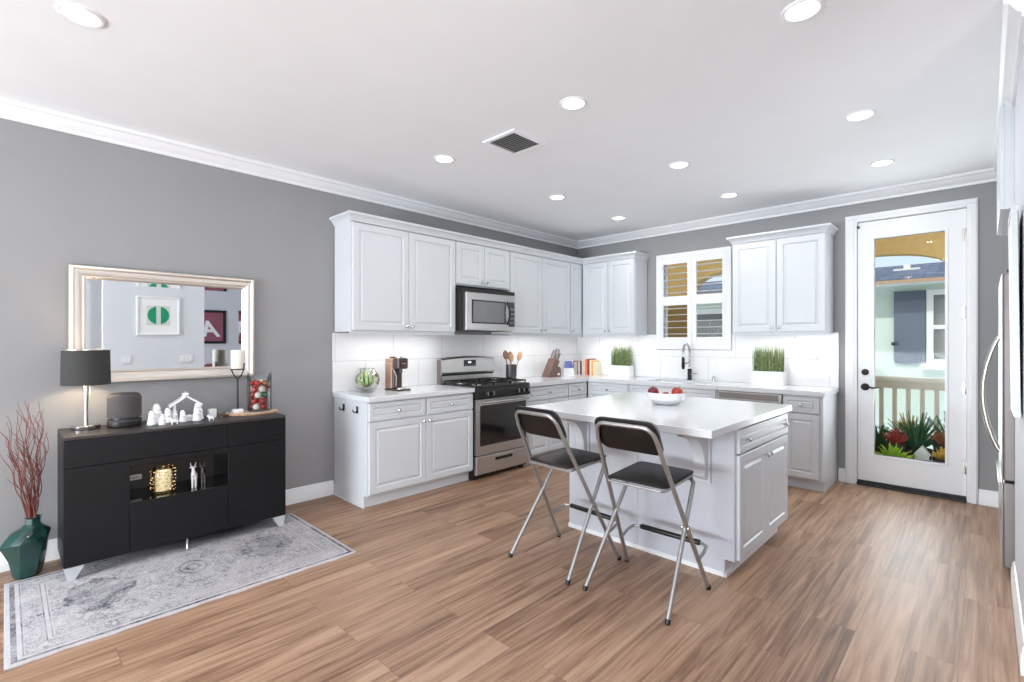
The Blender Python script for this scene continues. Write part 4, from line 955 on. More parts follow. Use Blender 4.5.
b.loft([loop(.0005, 0), loop(.0055, 0), loop(.0078, .005)])
ro = b.build('area_rug', rug_mat(RW / 2, RL / 2), loc=(0, 0, 0)); 
for v in ro.data.vertices: v.co -= Vector((rx, ry, 0))
ro.location = (rx, ry, 0); tag(ro, 'faded grey and white Persian-style rug lying under the sideboard front', 'rug')

# ---------------------------------------------------------------- things on the sideboard
ZT = zt + .0005
lx, ly = -4.02, .352
lp = thing('table_lamp', 'table lamp with charcoal drum shade and silver stem on the sideboard', 'lamp', (lx, ly, zt))
B().turn((lx, ly, ZT), (0, 0, 1), [(.070, 0), (.072, .004), (.072, .022), (.067, .026), (.02, .028)], 36).build('base', 'chrome', lp)
B().turn((lx, ly, ZT + .028), (0, 0, 1), [(.011, 0), (.010, .03), (.009, .10), (.016, .30), (.012, .34), (.008, .40)], 20).build('stem', 'nickel', lp)
sh = B().turn((lx, ly, 1.098), (0, 0, 1), [(.120, 0), (.116, .215), (.113, .215), (.117, 0), (.120, 0)], 48, False, False).build('lamp_shade', 'shade', lp)
B().turn((lx, ly, 1.0985), (0, 0, 1), [(.1165, 0), (.1125, .214), (.1120, .214), (.116, 0), (.1165, 0)], 48, False, False).build('shade_lining', 'shade_in', sh)
B().turn((lx, ly, 1.311), (0, 0, 1), [(.118, 0), (.118, .005), (.112, .005), (.112, 0), (.118, 0)], 48, False, False).build('shade_rim', 'nickel', sh)
b = B()
for k in range(3): a = k * 2.094; b.tube([(lx, ly, 1.265), (lx + .113 * math.cos(a), ly + .113 * math.sin(a), 1.29)], .003, 6)
b.build('shade_spider', 'nickel', sh)
B().ball((lx, ly, 1.22), .03, 14, 1, 1, 1.2).build('bulb', 'bulb', lp)
B().tube([(lx + .03, ly + .012, 1.19), (lx + .034, ly + .016, 1.07), (lx + .034, ly + .016, 1.04)], [.0012, .0012, .004], 6).build('pull_chain', 'nickel', lp)
light('lamp_bulb', 'POINT', (lx, ly, 1.165), 7.0, (1.0, .78, .52), size=.03, parent=lp)

ex, ey = -3.975, .535
sp = thing('smart_speaker', 'dark grey fabric speaker on the sideboard next to the lamp', 'speaker', (ex, ey, zt))
r = .088
B().turn((ex, ey, ZT), (0, 0, 1), [(r - .008, 0), (r - .002, .004), (r, .012), (r, .035)], 40).build('base', 'black', sp)
b = B().turn((ex, ey, ZT + .0355), (0, 0, 1), [(r - .001, 0), (r, .002), (r, .012)], 40); b.turn((ex, ey, ZT + .062), (0, 0, 1), [(r, 0), (r, .118), (r - .004, .136), (r - .014, .146), (r - .04, .149)], 40)
b.build('fabric_shell', 'speaker', sp)
B().turn((ex, ey, ZT + .0476), (0, 0, 1), [(r - .012, 0), (r - .012, .0142)], 40).build('slot', 'black', sp)
B().turn((ex, ey, ZT + .2112), (0, 0, 1), [(.064, 0), (.064, .002), (.02, .0025)], 30).build('top_plate', 'black', sp)

# white nativity figures
NG = 'white nativity figures on the sideboard'
def figure(x, y, h, label, kneel=False, mat='porcelain', hood=True):
    o = thing('nativity_figurine', label, 'figurine', (x, y, zt), group=NG)
    h *= 1.12; w = h * .30
    B().turn((x, y, ZT), (0, 0, 1), [(w * .9, 0), (w, h * .04), (w * .85, h * .3), (w * .72, h * .55), (w * .62, h * .68), (w * .3, h * .74), (w * .22, h * .76)], 14).build('robe', mat, o)
    B().ball((x, y, ZT + h * .86), h * .125, 12).build('head', mat, o)
    if hood: B().turn((x - .003, y, ZT + h * .70), (-.15, 0, 1), [(w * .68, 0), (w * .62, h * .1), (h * .15, h * .2), (h * .10, h * .29), (.001, h * .315)], 12).build('veil', mat, o)
    B().tube([(x + w * .5, y - w * .5, ZT + h * .58), (x + w * .9, y - w * .15, ZT + h * .5), (x + w * .95, y + w * .1, ZT + h * .52)], h * .045, 8).tube([(x + w * .3, y + w * .6, ZT + h * .58), (x + w * .85, y + w * .35, ZT + h * .5), (x + w * .95, y + w * .1, ZT + h * .52)], h * .045, 8).build('arms', mat, o)
    return o
figure(-3.90, .665, .082, 'short white nativity figurine nearest the grey speaker')
figure(-3.955, .70, .115, 'tall white nativity figurine at the back of the group by the speaker')
figure(-3.86, .715, .066, 'small white nativity figurine at the front of the group by the speaker', hood=False)
figure(-3.925, .757, .088, 'white nativity figurine on the right of the group by the speaker')
def animal(x, y, s, label, dir=1):
    o = thing('nativity_animal', label, 'figurine', (x, y, zt), group=NG); d = dir
    b = B(); b.ball((x, y, ZT + s * .45), s * .32, 14, .7, 1.45, .8); b.ball((x, y + d * s * .5, ZT + s * .78), s * .19, 12, .8, 1.25, .9); b.tube([(x, y + d * s * .3, ZT + s * .5), (x, y + d * s * .46, ZT + s * .76)], [s * .2, s * .13], 10)
    for sx_ in (-1, 1):
        for sy_ in (-1, 1): b.tube([(x + sx_ * s * .13, y + sy_ * s * .3, ZT), (x + sx_ * s * .13, y + sy_ * s * .28, ZT + s * .4)], [s * .06, s * .09], 8)
        b.ball((x + sx_ * s * .14, y + d * s * .42, ZT + s * .92), s * .07, 8, .6, .6, 1.4)
    b.build('body', 'porcelain', o)
animal(-3.825, .775, .048, 'tiny white nativity sheep left of the little stable', -1)
# stable
sx_, sy_ = -3.95, .862
stb = thing('nativity_stable', 'white open nativity stable with a pitched roof on the sideboard', 'figurine', (sx_, sy_, zt), group=NG)
B().box(sx_ - .035, sx_ + .035, sy_ - .085, sy_ + .085, ZT, ZT + .008).build('floor_plate', 'porcelain', stb)
for yy in (-.062, .062): B().tube([(sx_ + .005, sy_ + yy, ZT + .008), (sx_ + .005, sy_ + yy * 1.03, ZT + .115)], .009, 8).build('post', 'porcelain', stb)
for d in (-1, 1):
    B().prism([(sx_ - .03, sy_ + d * .094, ZT + .098), (sx_ - .03, sy_ + d * .096, ZT + .112), (sx_ - .03, sy_ - d * .006, ZT + .180), (sx_ - .03, sy_ - d * .001, ZT + .164)], (.06, 0, 0)).build('roof', 'porcelain', stb)
B().tube([(sx_, sy_ - .018, ZT + .178), (sx_, sy_ + .018, ZT + .178)], .012, 8).turn((sx_, sy_, ZT + .176), (0, 0, 1), [(.009, 0), (.003, .02), (.001, .026)], 8).build('ridge_star', 'porcelain', stb)
def manger(x, y, label):
    o = thing('nativity_manger', label, 'figurine', (x, y, zt + .009), group=NG); z = ZT + .009
    B().prism([(x - .02, y - .024, z + .02), (x + .02, y - .024, z + .02), (x + .012, y - .024, z), (x - .012, y - .024, z)], (0, .048, 0)).build('crib', 'porcelain', o)
    B().ball((x, y - .004, z + .024), .011, 10, 1, 1.8, .8).ball((x, y + .018, z + .027), .007, 8).build('baby', 'porcelain', o)
manger(-3.93, .885, 'tiny white manger inside the little stable')
figure(-3.895, .835, .070, 'white kneeling nativity figurine in front of the left stable post', hood=True)
figure(-3.95, .80, .075, 'white nativity figurine standing left of the stable opening')
figure(-3.885, .915, .085, 'white nativity figurine in front of the right stable post')
figure(-3.945, .937, .105, 'tall white nativity figurine at the right end of the stable')
animal(-3.835, .99, .040, 'tiny white nativity lamb right of the stable', -1)
o = thing('nativity_box', 'small white square candle cube right of the nativity stable', 'figurine', (-3.98, 1.03, zt)); o2 = o
B().loft(rbox(-4.005, -3.955, 1.005, 1.055, ZT, ZT + .062, .006)).build('block', 'porcelain', o)
B().turn((-3.98, 1.03, ZT + .0621), (0, 0, 1), [(.016, 0), (.016, .0012), (.002, .0014)], 14).build('inset', 'candle', o)
for i, (gx, gy, w) in enumerate(((-3.97, 1.085, 'left'), (-3.94, 1.115, 'right'))):
    o = thing('glass_votive', 'tiny clear glass votive near the wood slice, %s of the two' % w, 'votive', (gx, gy, zt), group='tiny glass votives')
    B().turn((gx, gy, ZT), (0, 0, 1), [(.012, 0), (.016, .004), (.019, .032), (.017, .032), (.013, .006), (.002, .004)], 16).build('cup', 'vessel', o)
    B().turn((gx, gy, ZT + .007), (0, 0, 1), [(.012, 0), (.013, .012), (.002, .012)], 12).build('wax', 'gold_ball', o)

# wood slice with candle holder and ornament jar
wx, wy = -3.975, 1.295
ws = thing('wood_slice', 'oval pale wood slice tray on the right end of the sideboard', 'tray', (wx, wy, zt))
def oval(rx_, ry_, z, n=44): return [(wx + rx_ * (1 + .03 * math.sin(3 * t + 1) + .02 * math.sin(7 * t)) * math.cos(t), wy + ry_ * (1 + .03 * math.sin(2 * t)) * math.sin(t), z) for t in [2 * math.pi * k / n for k in range(n)]]
B().loft([oval(.108, .178, ZT), oval(.112, .184, ZT + .004), oval(.112, .184, ZT + .014), oval(.106, .178, ZT + .0155)], True, False).build('bark_edge', 'bark', ws)
B().loft([oval(.1065, .1785, ZT + .0035), oval(.1065, .1785, ZT + .0165)]).build('cut_face', 'slabwood', ws)
ZS = ZT + .017
chx, chy = -3.97, 1.195
ch = thing('candle_holder', 'black forked metal candle holder on a white base, standing on the wood slice', 'candle holder', (chx, chy, ZS))
B().loft(rbox(chx - .034, chx + .034, chy - .034, chy + .034, ZS, ZS + .03, .01)).build('base', 'porcelain', ch)
B().tube([(chx, chy, ZS + .03), (chx, chy, ZS + .250)], .0065, 10).build('stem', 'matte_black', ch)
ny = Vector((.72, .69, 0))
for s in (-1, 1):
    B().tube([Vector((chx, chy, ZS + .247)), Vector((chx, chy, ZS + .282)) + ny * s * .03, Vector((chx, chy, ZS + .32)) + ny * s * .046, Vector((chx, chy, ZS + .365)) + ny * s * .050], .0045, 8).build('prong', 'matte_black', ch)
B().turn((chx, chy, ZS + .318), (0, 0, 1), [(.046, 0), (.048, .002), (.048, .007), (.046, .008), (.002, .008)], 28).build('plate', 'matte_black', ch)
cd = thing('pillar_candle', 'ivory pillar candle standing on the black forked holder', 'candle', (chx, chy, ZS + .327))
B().turn((chx, chy, ZS + .3265), (0, 0, 1), [(.043, 0), (.045, .003), (.045, .132), (.041, .137), (.02, .133), (.002, .132)], 28).build('wax', 'candle', cd)
B().tube([(chx, chy, ZS + .457), (chx + .001, chy, ZS + .47)], .0015, 6).build('wick', 'black', cd)
jx, jy = -3.985, 1.352
jr = thing('ornament_vase', 'clear cut-glass vase with a pointed rim, full of baubles on the wood slice', 'vase', (jx, jy, ZS))
n = 8; hj = .215; b = B(); rings = []
JR = .082
def oct_(r_, z, zig=0): return [(jx + r_ * math.cos(2 * math.pi * k / 16), jy + r_ * math.sin(2 * math.pi * k / 16), z + (zig if k % 4 == 0 else -zig * .7 if k % 4 == 2 else 0)) for k in range(16)]
b.loft([oct_(JR * .95, ZS), oct_(JR * 1.0, ZS + .006), oct_(JR, ZS + .09), oct_(JR * 1.0, ZS + .20), oct_(JR * 1.02, ZS + .262, .030), oct_(JR * .97, ZS + .262, .030), oct_(JR * .955, ZS + .20), oct_(JR * .955, ZS + .010)])
b.build('glass_wall', 'vessel', jr, angle=20)
rnd = random.Random(11); cols = {'red': 'red_ball', 'green': 'green_ball', 'white': 'white_ball', 'copper': 'gold_ball'}
lay = [(.25, .0275, ['red', 'copper', 'red', 'white', 'red', 'white']), (.0, .0275, ['red', 'red', 'white', 'red', 'copper', 'red']), (.52, .0275, ['green', 'white', 'red', 'copper', 'red', 'white']), (.0, .0275, ['white', 'red', 'copper', 'red', 'white', 'red']), (.52, .0275, ['copper', 'green', 'white', 'green', 'red', 'red'])]
for li, (ph, rb, cc) in enumerate(lay):
    spots = [(0, 0)] + [(.0495 * math.cos(ph + k * math.pi / 3), .0495 * math.sin(ph + k * math.pi / 3)) for k in range(6)]
    cc2 = ['white'] + cc
    for k, ((dx, dy), c) in enumerate(zip(spots, cc2)):
        if k == 0: continue
        z = ZS + .0105 + .024 + li * .044
        o = thing('bauble', '%s bauble inside the clear cut-glass vase' % c, 'ornament', (jx + dx, jy + dy, z - .024), group='%s baubles in the glass vase' % c)
        B().ball((jx + dx, jy + dy, z), .0242, 16).build('ball', cols[c], o)
        B().turn((jx + dx, jy + dy, z + .0225), (0, 0, 1), [(.006, 0), (.006, .005), (.002, .006)], 8).build('cap', 'nickel', o)

# things in the niche
ZN = nz0 + .0005
lnx, lny = -3.84, .715
ln = thing('jar_lantern', 'glass jar lantern wrapped in tiny warm fairy lights in the niche', 'lantern', (lnx, lny, nz0))
B().turn((lnx, lny, ZN), (0, 0, 1), [(.05, 0), (.062, .006), (.064, .02), (.064, .14), (.058, .158), (.044, .165), (.042, .165), (.056, .156), (.061, .14), (.061, .02), (.05, .008), (.002, .008)], 28).build('jar', 'vessel', ln)
B().turn((lnx, lny, ZN + .010), (0, 0, 1), [(.046, 0), (.049, .003), (.049, .125), (.04, .129), (.002, .125)], 24).build('candle', 'candle_glow', ln)
wire = []
for k in range(160):
    t = k / 159; a = t * 2 * math.pi * 5.5; rr = .0662 + .0012 * math.sin(k * 1.3); zz_ = .018 + .14 * t + .008 * math.sin(k * .9)
    wire.append((lnx + rr * math.cos(a), lny + rr * math.sin(a), ZN + zz_))
wo = B().tube(wire, .0011, 5).build('wire', 'gold_ball', ln)
for k in range(2, 160, 2): B().ball(wire[k], .0017 + .0007 * (k % 3), 8).build('fairy_light', 'fairy', wo)
light('lantern_glow', 'POINT', (lnx + .0, lny, ZN + .145), .15, (1, .8, .5), size=.02, parent=ln)
def deer(x, y, s, label, mat):
    o = thing('deer_figurine', label, 'figurine', (x, y, nz0), group='deer figurines in the niche')
    b = B(); z = ZN
    b.tube([(x - .028 * s, y + .012, z + .080 * s), (x - .01 * s, y + .005, z + .083 * s), (x + .015 * s, y - .004, z + .082 * s), (x + .028 * s, y - .009, z + .092 * s), (x + .034 * s, y - .011, z + .115 * s), (x + .036 * s, y - .012, z + .130 * s)], [.011 * s, .017 * s, .017 * s, .015 * s, .010 * s, .009 * s], 12)
    b.ball((x + .041 * s, y - .014, z + .134 * s), .0115 * s, 10, 1.5, .9, .9)
    for lx_, ly_ in ((.022, -.014), (.024, .004), (-.022, .0), (-.02, .018)):
        b.tube([(x + lx_ * s, y + ly_ * s, z), (x + lx_ * s * .95, y + ly_ * s, z + .04 * s), (x + lx_ * s * .9, y + ly_ * s * .9, z + .078 * s)], [.0048 * s, .005 * s, .0085 * s], 8)
    b.build('body', mat, o)
    for d in (-1, 1):
        B().tube([(x + .034 * s, y - .012 + d * .004, z + .142 * s), (x + .03 * s, y - .012 + d * .014 * s, z + .155 * s), (x + .034 * s, y - .012 + d * .016 * s, z + .17 * s)], .0022, 6).build('antler', mat, o)
        B().ball((x + .032 * s, y - .012 + d * .013 * s, z + .140 * s), .006 * s, 8, .5, 1.4, .7).build('ear', mat, o)
deer(-3.83, .885, 1.0, 'white deer figurine standing in the niche', 'porcelain')
deer(-3.90, .955, .86, 'grey smaller deer figurine behind the white one in the niche', 'nickel')
o = thing('power_socket_strip', 'small white plastic socket block on the back panel at the left of the niche', 'socket', (-4.05, .585, .45))
B().loft(rbox(-4.0595, -4.03, .54, .635, .452, .488, .005)).build('case', 'white_plastic', o); B().box(-4.0298, -4.0285, .55, .62, .466, .474).build('slot_line', 'fridge_side', o)

# ---------------------------------------------------------------- mirror
mi = thing('wall_mirror', 'wide wall mirror in a champagne silver frame above the sideboard', 'mirror', (XL + .02, .828, 1.09))
my0, my1, mz0, mz1 = .282, 1.376, 1.092, 1.856
FP = [(0, .001), (0, .034), (.006, .042), (.018, .044), (.030, .036), (.048, .034), (.066, .024), (.072, .026), (.078, .022), (.084, .014), (.084, .001)]
B(FL).rect_rings(my0, my1, mz0, mz1, FP, False, False).build('frame', 'champagne', mi, angle=25)
B(FL).rect_rings(my0 - .002, my1 + .002, mz0 - .002, mz1 + .002, [(0, .001), (0, .030), (.004, .032)], True, False).build('outer_edge', 'bronze_edge', mi)
g0, g1, h0, h1 = my0 + .083, my1 - .083, mz0 + .083, mz1 - .083; bw = .024; tl = math.tan(R(2.3)) * bw
B(FL).rect_rings(g0, g1, h0, h1, [(0, .006 + tl), (bw, .006)], False, True).build('mirror_glass', 'mirror', mi, angle=.1)

# ---------------------------------------------------------------- green vase with twigs
vx, vy = -4.02, .085
va = thing('floor_vase', 'faceted teal ceramic floor vase in the left corner beside the sideboard', 'vase', (vx, vy, 0))
NV = 12; rings = []
for (r_, z, dy, tw, sq) in ((.070, .001, 0, 0, 1), (.078, .008, 0, 0, 1), (.098, .12, 0, .1, 1), (.125, .215, -.006, .25, 1), (.142, .255, -.010, .3, 1), (.110, .300, .012, .35, 1), (.062, .330, .026, .4, 1), (.046, .350, .030, .4, 1), (.044, .385, .032, .4, 1), (.050, .392, .032, .4, 1), (.040, .392, .032, .4, 1), (.038, .34, .030, .4, 1), (.06, .27, .0, .4, 1)):
    rg_ = []
    for k in range(NV):
        a = 2 * math.pi * k / NV + tw; rr = r_ * (1 + (.07 if k % 2 else -.03) * min(1, r_ / .1)) ; tilt = .12 * (z - .22) if .15 < z < .32 else 0
        rg_.append((vx + rr * math.cos(a), vy + dy + rr * math.sin(a), z + (.16 * rr * math.sin(a) if .2 < z < .28 else 0)))
    rings.append([(vx + (x_ - vx) * .76, vy + .008 + (y_ - vy) * .76, z_ * .86) for x_, y_, z_ in rg_])
B().loft(rings, True, True).build('body', 'teal', va, angle=32)
rnd = random.Random(21)
for k in range(26):
    a = rnd.uniform(0, 6.28); px, py = vx + rnd.uniform(-.016, .016), vy + .026 + rnd.uniform(-.016, .016); L = rnd.uniform(.30, .66) if k > 5 else rnd.uniform(.55, .68); tx_, ty_ = rnd.uniform(-.09, .12), (rnd.uniform(-.11, .07) if k % 3 else rnd.uniform(-.20, .10)); P = []; w1, w2 = rnd.uniform(0, 6), rnd.uniform(.008, .017)
    if tx_ < -.1: tx_ = -.1
    for i in range(19):
        t = i / 18; sp_ = t ** 1.15
        P.append((max(XL + .03, px + tx_ * sp_ + w2 * math.sin(w1 + t * 14) * t ** .5), py + ty_ * sp_ + w2 * math.cos(w1 * 2 + t * 15) * t ** .5, .25 + (L + .10) * t))
    tw_ = thing('twig', 'wavy reddish twig standing in the teal floor vase', 'twig', P[0], group='red twigs in the teal vase')
    to = B().tube(P, [.0038 - .0027 * i / 18 for i in range(19)], 6).build('stem', 'twig', tw_)
    j = 9 + k % 6; d = Vector((rnd.uniform(-.03, .05), rnd.uniform(-.06, .02), .11))
    q0 = Vector(P[j]); fix = lambda v: (max(XL + .03, v.x), v.y, v.z)
    B().tube([fix(q0), fix(q0 + d * .4 + Vector((0, .01, 0))), fix(q0 + d * .8), fix(q0 + d * 1.2 + Vector((0, -.012, 0)))], [.0024, .002, .0016, .001], 5).build('side_shoot', 'twig', tw_)

# ---------------------------------------------------------------- seen only in the mirror: picture wall and the room beyond
FX = lambda a, d, z: (XR - d, a, z)
pc = thing('abstract_picture', 'white framed abstract print of a green disc, reflected in the mirror', 'picture', (XR - .015, 1.53, 1.465))
B(FX).rect_rings(1.272, 1.784, 1.46, 2.01, [(0, .001), (0, .026), (.004, .028), (.022, .028), (.026, .014)], True, False).build('frame', 'trim', pc)
B(FX).box(1.297, 1.759, .010, .014, 1.485, 1.985).build('mat_board', 'porcelain', pc)
B(FX).box(1.39, 1.665, .0142, .0155, 1.60, 1.88).build('print', 'art_grey', pc)
for s in (-1, 1):
    b = B(FX); pts = []
    c0 = .028
    for k in range(25):
        a = R(-78 + 156 * k / 24); pts.append((1.527 + s * (.128 * math.cos(a)) , .0157, 1.742 + .128 * math.sin(a)))
    pts = [p for p in pts if s * (p[0] - 1.527) > c0 - .002]
    b.prism(pts, (0, .001, 0)).build('green_half_disc', 'art_green', pc)
outlet(FX, 1.165, 1.115, .0005, 'white switch plate left of the other, below the abstract print in the mirror', w=.12, gang=2)
outlet(FX, 1.87, 1.11, .0005, 'wide white switch plate right of the other, below the abstract print in the mirror', w=.165, gang=3)
FH = lambda a, d, z: (XF - d, a, z)
def dark_picture(yc, label, letter):
    p = thing('framed_picture', label, 'picture', (XF - .02, yc, 1.36), group='dark framed pictures in the room beyond')
    B(FH).rect_rings(yc - .26, yc + .26, 1.33, 1.99, [(0, .001), (0, .03), (.045, .03), (.05, .014)], True, False).build('frame', 'frame_black', p)
    B(FH).box(yc - .209, yc + .209, .010, .0145, 1.381, 1.939).build('mat_board', 'burgundy', p)
    if letter:
        cu = bpy.data.curves.new('letter_curve', 'FONT'); cu.body = 'A'; cu.size = .42; cu.align_x = 'CENTER'; cu.shear = .25; cu.extrude = .001; cu.offset = .012
        tmp = bpy.data.objects.new('letter_tmp', cu); COL.objects.link(tmp); dg = bpy.context.evaluated_depsgraph_get(); me = bpy.data.meshes.new_from_object(tmp.evaluated_get(dg))
        bpy.data.objects.remove(tmp)
        o = bpy.data.objects.new('letter', me); COL.objects.link(o); o.parent = p; me.materials.clear(); me.materials.append(M['porcelain'])
        me.transform(Matrix(((0, 0, -1, -.0005), (-1, 0, 0, 0), (0, 1, 0, .12), (0, 0, 0, 1))))
        o.location = Vector((XF - .0165, yc, 1.36)) - p.location
dark_picture(2.83, 'dark framed burgundy print with a white letter, reflected at the right of the mirror', True)
dark_picture(3.63, 'dark framed burgundy print partly hidden by the mirror frame edge', False)

# ---------------------------------------------------------------- outside: porch, plants, railing, neighbour house
wall('floor_porch', 'porch', [(-6, 2.6, YB + .12, 7.45, -.16, -.02)])
# ochre porch wall with a wide low arch
PY0, PY1 = 7.20, 7.38; AX0, AX1, ASP, ATP = -3.20, -.19, 1.70, 2.40
arch = []
for k in range(41):
    t = math.pi * k / 40; cxx = (AX0 + AX1) / 2; hw_ = (AX1 - AX0) / 2
    uu = max(-1, min(1, -math.cos(t) * 1.0)); uu = math.copysign(abs(uu) ** .7, uu)
    arch.append((cxx + hw_ * uu, ASP + (ATP - ASP) * (1 - abs(uu) ** 5) ** .22))
outline = [(-6, -.16), (-6, 3.6), (2.6, 3.6), (2.6, -.16), (AX1, -.16)] + arch[::-1] + [(AX0, -.16)]
b = B()
top = [(-6, 3.6), (2.6, 3.6)]
# built as quads column by column so the face stays clean
cols_ = [(AX0, arch[0][1])] + arch + [(AX1, arch[-1][1])]
for y in (PY0, PY1):
    for (xa, za), (xb_, zb_) in zip(arch[:-1], arch[1:]):
        if xb_ - xa > 1e-5: b.quad((xa, y, za), (xb_, y, zb_), (xb_, y, 3.6), (xa, y, 3.6))
for (xa, za), (xb_, zb_) in zip(arch[:-1], arch[1:]): b.quad((xa, PY0, za), (xb_, PY0, zb_), (xb_, PY1, zb_), (xa, PY1, za))
b.box(-6, AX0, PY0, PY1, -.16, 3.6).box(AX1, 2.6, PY0, PY1, -.16, 3.6)
struct(b.build('wall_porch', 'ochre'))
wall('wall_facade_shade', 'ochre', [(-6, 2.6, YB + T, YB + T + .05, 2.60, 3.6), (-6, WX0 - .1, YB + T, YB + T + .05, -.16, 2.60), (WX1 + .1, -1.02, YB + T, YB + T + .05, -.16, 2.60), (.0, 2.6, YB + T, YB + T + .05, -.16, 2.60), (WX0 - .1, WX1 + .1, YB + T, YB + T + .05, -.16, WZ0 - .05)])  # unseen house front, put up to keep the sun off the porch
ra = thing('porch_railing', 'cream wooden railing across the porch arch behind the plants', 'railing', (-1.6, 7.12, -.02))
B().box(AX0 - .05, AX1 + .1, 7.07, 7.19, .905, .965).build('top_rail', 'rail', ra, bevel=.006)
B().box(AX0 - .05, AX1 + .1, 7.09, 7.16, .83, .905).build('sub_rail', 'rail', ra)
B().box(AX0 - .05, AX1 + .1, 7.09, 7.16, .06, .12).build('bottom_rail', 'rail', ra)
x = AX0
while x < AX1 + .05:
    B().box(x - .02, x + .02, 7.105, 7.145, .12, .83).build('baluster', 'rail', ra); x += .1225
for x in (AX0 - .02, AX1 + .06): B().box(x - .03, x + .03, 7.10, 7.16, -.0195, .06).build('foot_block', 'rail', ra)

def spiky(x, y, z0, n, L, w, mat, label, seed, spread=1.0, pot=True, ph=.24, pr=.13, name='potted_plant', up=.55):
    rnd = random.Random(seed); base_ = -.0195
    o = thing(name, label, 'plant', (x, y, base_), group='plants on the porch')
    B().turn((x, y, base_), (0, 0, 1), [(pr * .7, 0), (pr * .75, .01), (pr, z0 - .03), (pr * 1.06, z0 - .03), (pr * 1.06, z0 - .0), (pr * .9, z0 - .0), (pr * .85, z0 - .03), (.01, z0 - .03)], 20).build('pot', 'pot', o)
    b = B()
    for k in range(n):
        a = rnd.uniform(0, 6.283); e = rnd.uniform(.15, 1.0) * spread; l = L * rnd.uniform(.65, 1.1); P = []
        for t in (0, .2, .4, .6, .8, 1):
            P.append((x + math.cos(a) * l * e * t, y + math.sin(a) * l * e * t * .8, base_ + z0 - .04 + l * (1.1 - .35 * e) * t - up * l * e * t * t * .55))
        s = strap(P, w, (math.cos(a), math.sin(a), .6), .004)
        b.add(s.v, s.f)
    b.build('foliage', mat, o, angle=60)
spiky(-.53, 6.80, .24, 130, .42, .012, 'leaf_dark', 'large dark green spiky aloe in the middle of the porch plants', 1, .95, pr=.13, up=.35)
spiky(-.84, 6.62, .26, 90, .27, .017, 'leaf_dark', 'dark green leafy plant at the left of the door glass', 2, .9, pr=.10)
spiky(-.68, 6.52, .32, 110, .18, .014, 'leaf_red', 'red leaved plant left of the spiky aloe', 3, .8, pr=.08)
spiky(-.62, 6.97, .36, 60, .26, .012, 'leaf_gold', 'tall gold and orange tufted plant beside the railing', 4, .7, pr=.10)
spiky(-.29, 6.68, .34, 130, .19, .018, 'leaf_orange', 'rust orange leaved plant at the right of the door glass', 5, .95, pr=.10)
spiky(-.28, 6.38, .24, 120, .15, .017, 'leaf_gold', 'yellow gold leaved plant at the lower right of the door glass', 6, .95, pr=.09)
spiky(-.68, 6.30, .18, 64, .22, .022, 'leaf_lime', 'bright lime green plant at the bottom of the door glass', 7, .95, pr=.09)
spiky(-.26, 7.00, .30, 60, .36, .010, 'leaf_dark', 'dark green upright grassy plant by the right end of the railing', 8, .7, pr=.09)
hs = thing('garden_ornament', 'small white house ornament among the porch plants', 'ornament', (-.45, 6.34, -.0195))
b = B().box(-.505, -.395, 6.30, 6.38, -.0195, .24); b.prism([(-.515, 6.29, .24), (-.385, 6.29, .24), (-.45, 6.29, .33)], (0, .10, 0)); b.build('house_body', 'white_ext', hs)
B().box(-.465, -.435, 6.297, 6.2995, .12, .19).build('little_window', 'fridge_side', hs)

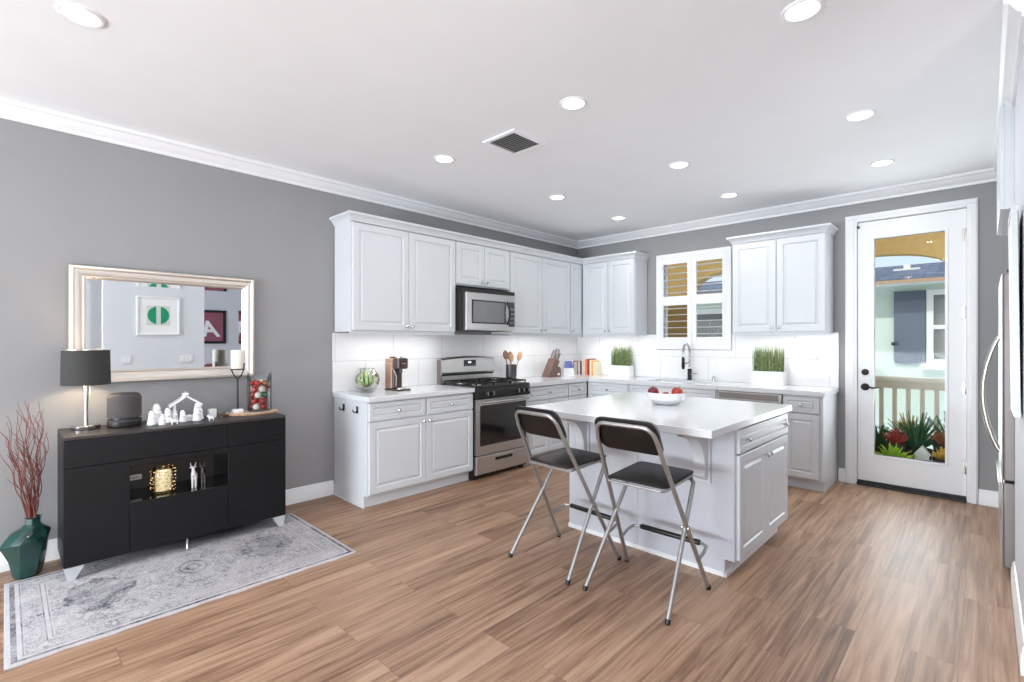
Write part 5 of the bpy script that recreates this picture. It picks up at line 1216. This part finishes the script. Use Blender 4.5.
nh = thing('neighbour_house', 'pale mint house with grey slate roof seen through the door and window', 'house', (-3, 13, -1.5))
HY = 11.0
B().box(-9, 4, HY, HY + 6, -1.5, 2.44).build('wall', 'mint', nh)
B().box(-9, 4, HY - .03, HY - .0005, -1.5, .30).build('plinth', 'mint', nh)
rb = B(); rb.loft([[(xx, HY - .45, 2.385), (xx, HY + 2.0, 2.86), (xx, HY + 6.5, 2.385), (xx, HY + 6.5, 2.43), (xx, HY + 2.0, 2.96), (xx, HY - .45, 2.43)] for xx in (-9.4, 4.4)])
rb.build('roof', 'slate', nh)
B().box(-9.4, 4.4, HY - .48, HY - .4505, 2.355, 2.415).build('eave_trim', 'fascia', nh)
B().box(-9.3, 4.3, HY - .449, HY - .001, 2.355, 2.384).build('soffit', 'white_ext', nh)
sh = B().box(-1.165, -.735, HY - .06, HY - .0005, .99, 2.25); sh = sh.build('shutter', 'shutter_blue', nh)
for k in range(5): B().box(-1.155 + k * .086, -1.081 + k * .086, HY - .064, HY - .0605, 1.0, 2.24).build('board', 'shutter_blue', sh)
B().box(-1.20, -1.10, HY - .085, HY - .0645, 1.30, 1.36).build('shutter_latch', 'black', sh)
wn = B()
for q in ((-.72, -.63, 1.0, 2.25), (.20, .29, 1.0, 2.25), (-.63, .20, 2.16, 2.25), (-.63, .20, 1.0, 1.07), (-.63, .20, 1.58, 1.65)): wn.box(q[0], q[1], HY - .08, HY - .0005, q[2], q[3])
wn.box(-.80, .36, HY - .12, HY - .0005, .90, .9995)
wn = wn.build('window', 'white_ext', nh)
B().box(-.63, .20, HY - .03, HY - .02, 1.07, 2.16).build('pane', 'grey_glass', wn)
for k in range(6): B().box(-.63, .20, HY - .045, HY - .035, 1.10 + k * .07, 1.13 + k * .07).build('blind_slat', 'fridge_side', wn)
wn2 = B()
for q in ((-4.9, -4.8, .9, 2.1), (-4.0, -3.9, .9, 2.1), (-4.8, -4.0, 2.0, 2.1), (-4.8, -4.0, .9, 1.0)): wn2.box(q[0], q[1], HY - .08, HY - .0005, q[2], q[3])
wn2 = wn2.build('window', 'white_ext', nh); B().box(-4.8, -4.0, HY - .03, HY - .02, 1.0, 2.0).build('pane', 'grey_glass', wn2)
B().box(-1.28, -.88, HY + .95, HY + 1.15, 2.72, 2.77).box(-1.13, -1.03, HY + 1.0, HY + 1.1, 2.765, 2.86).build('roof_vent', 'white_ext', nh)
B().tube([(-.42, HY + 1.6, 2.8), (-.42, HY + 1.6, 3.06)], .06, 10).build('vent_pipe', 'fridge_side', nh)
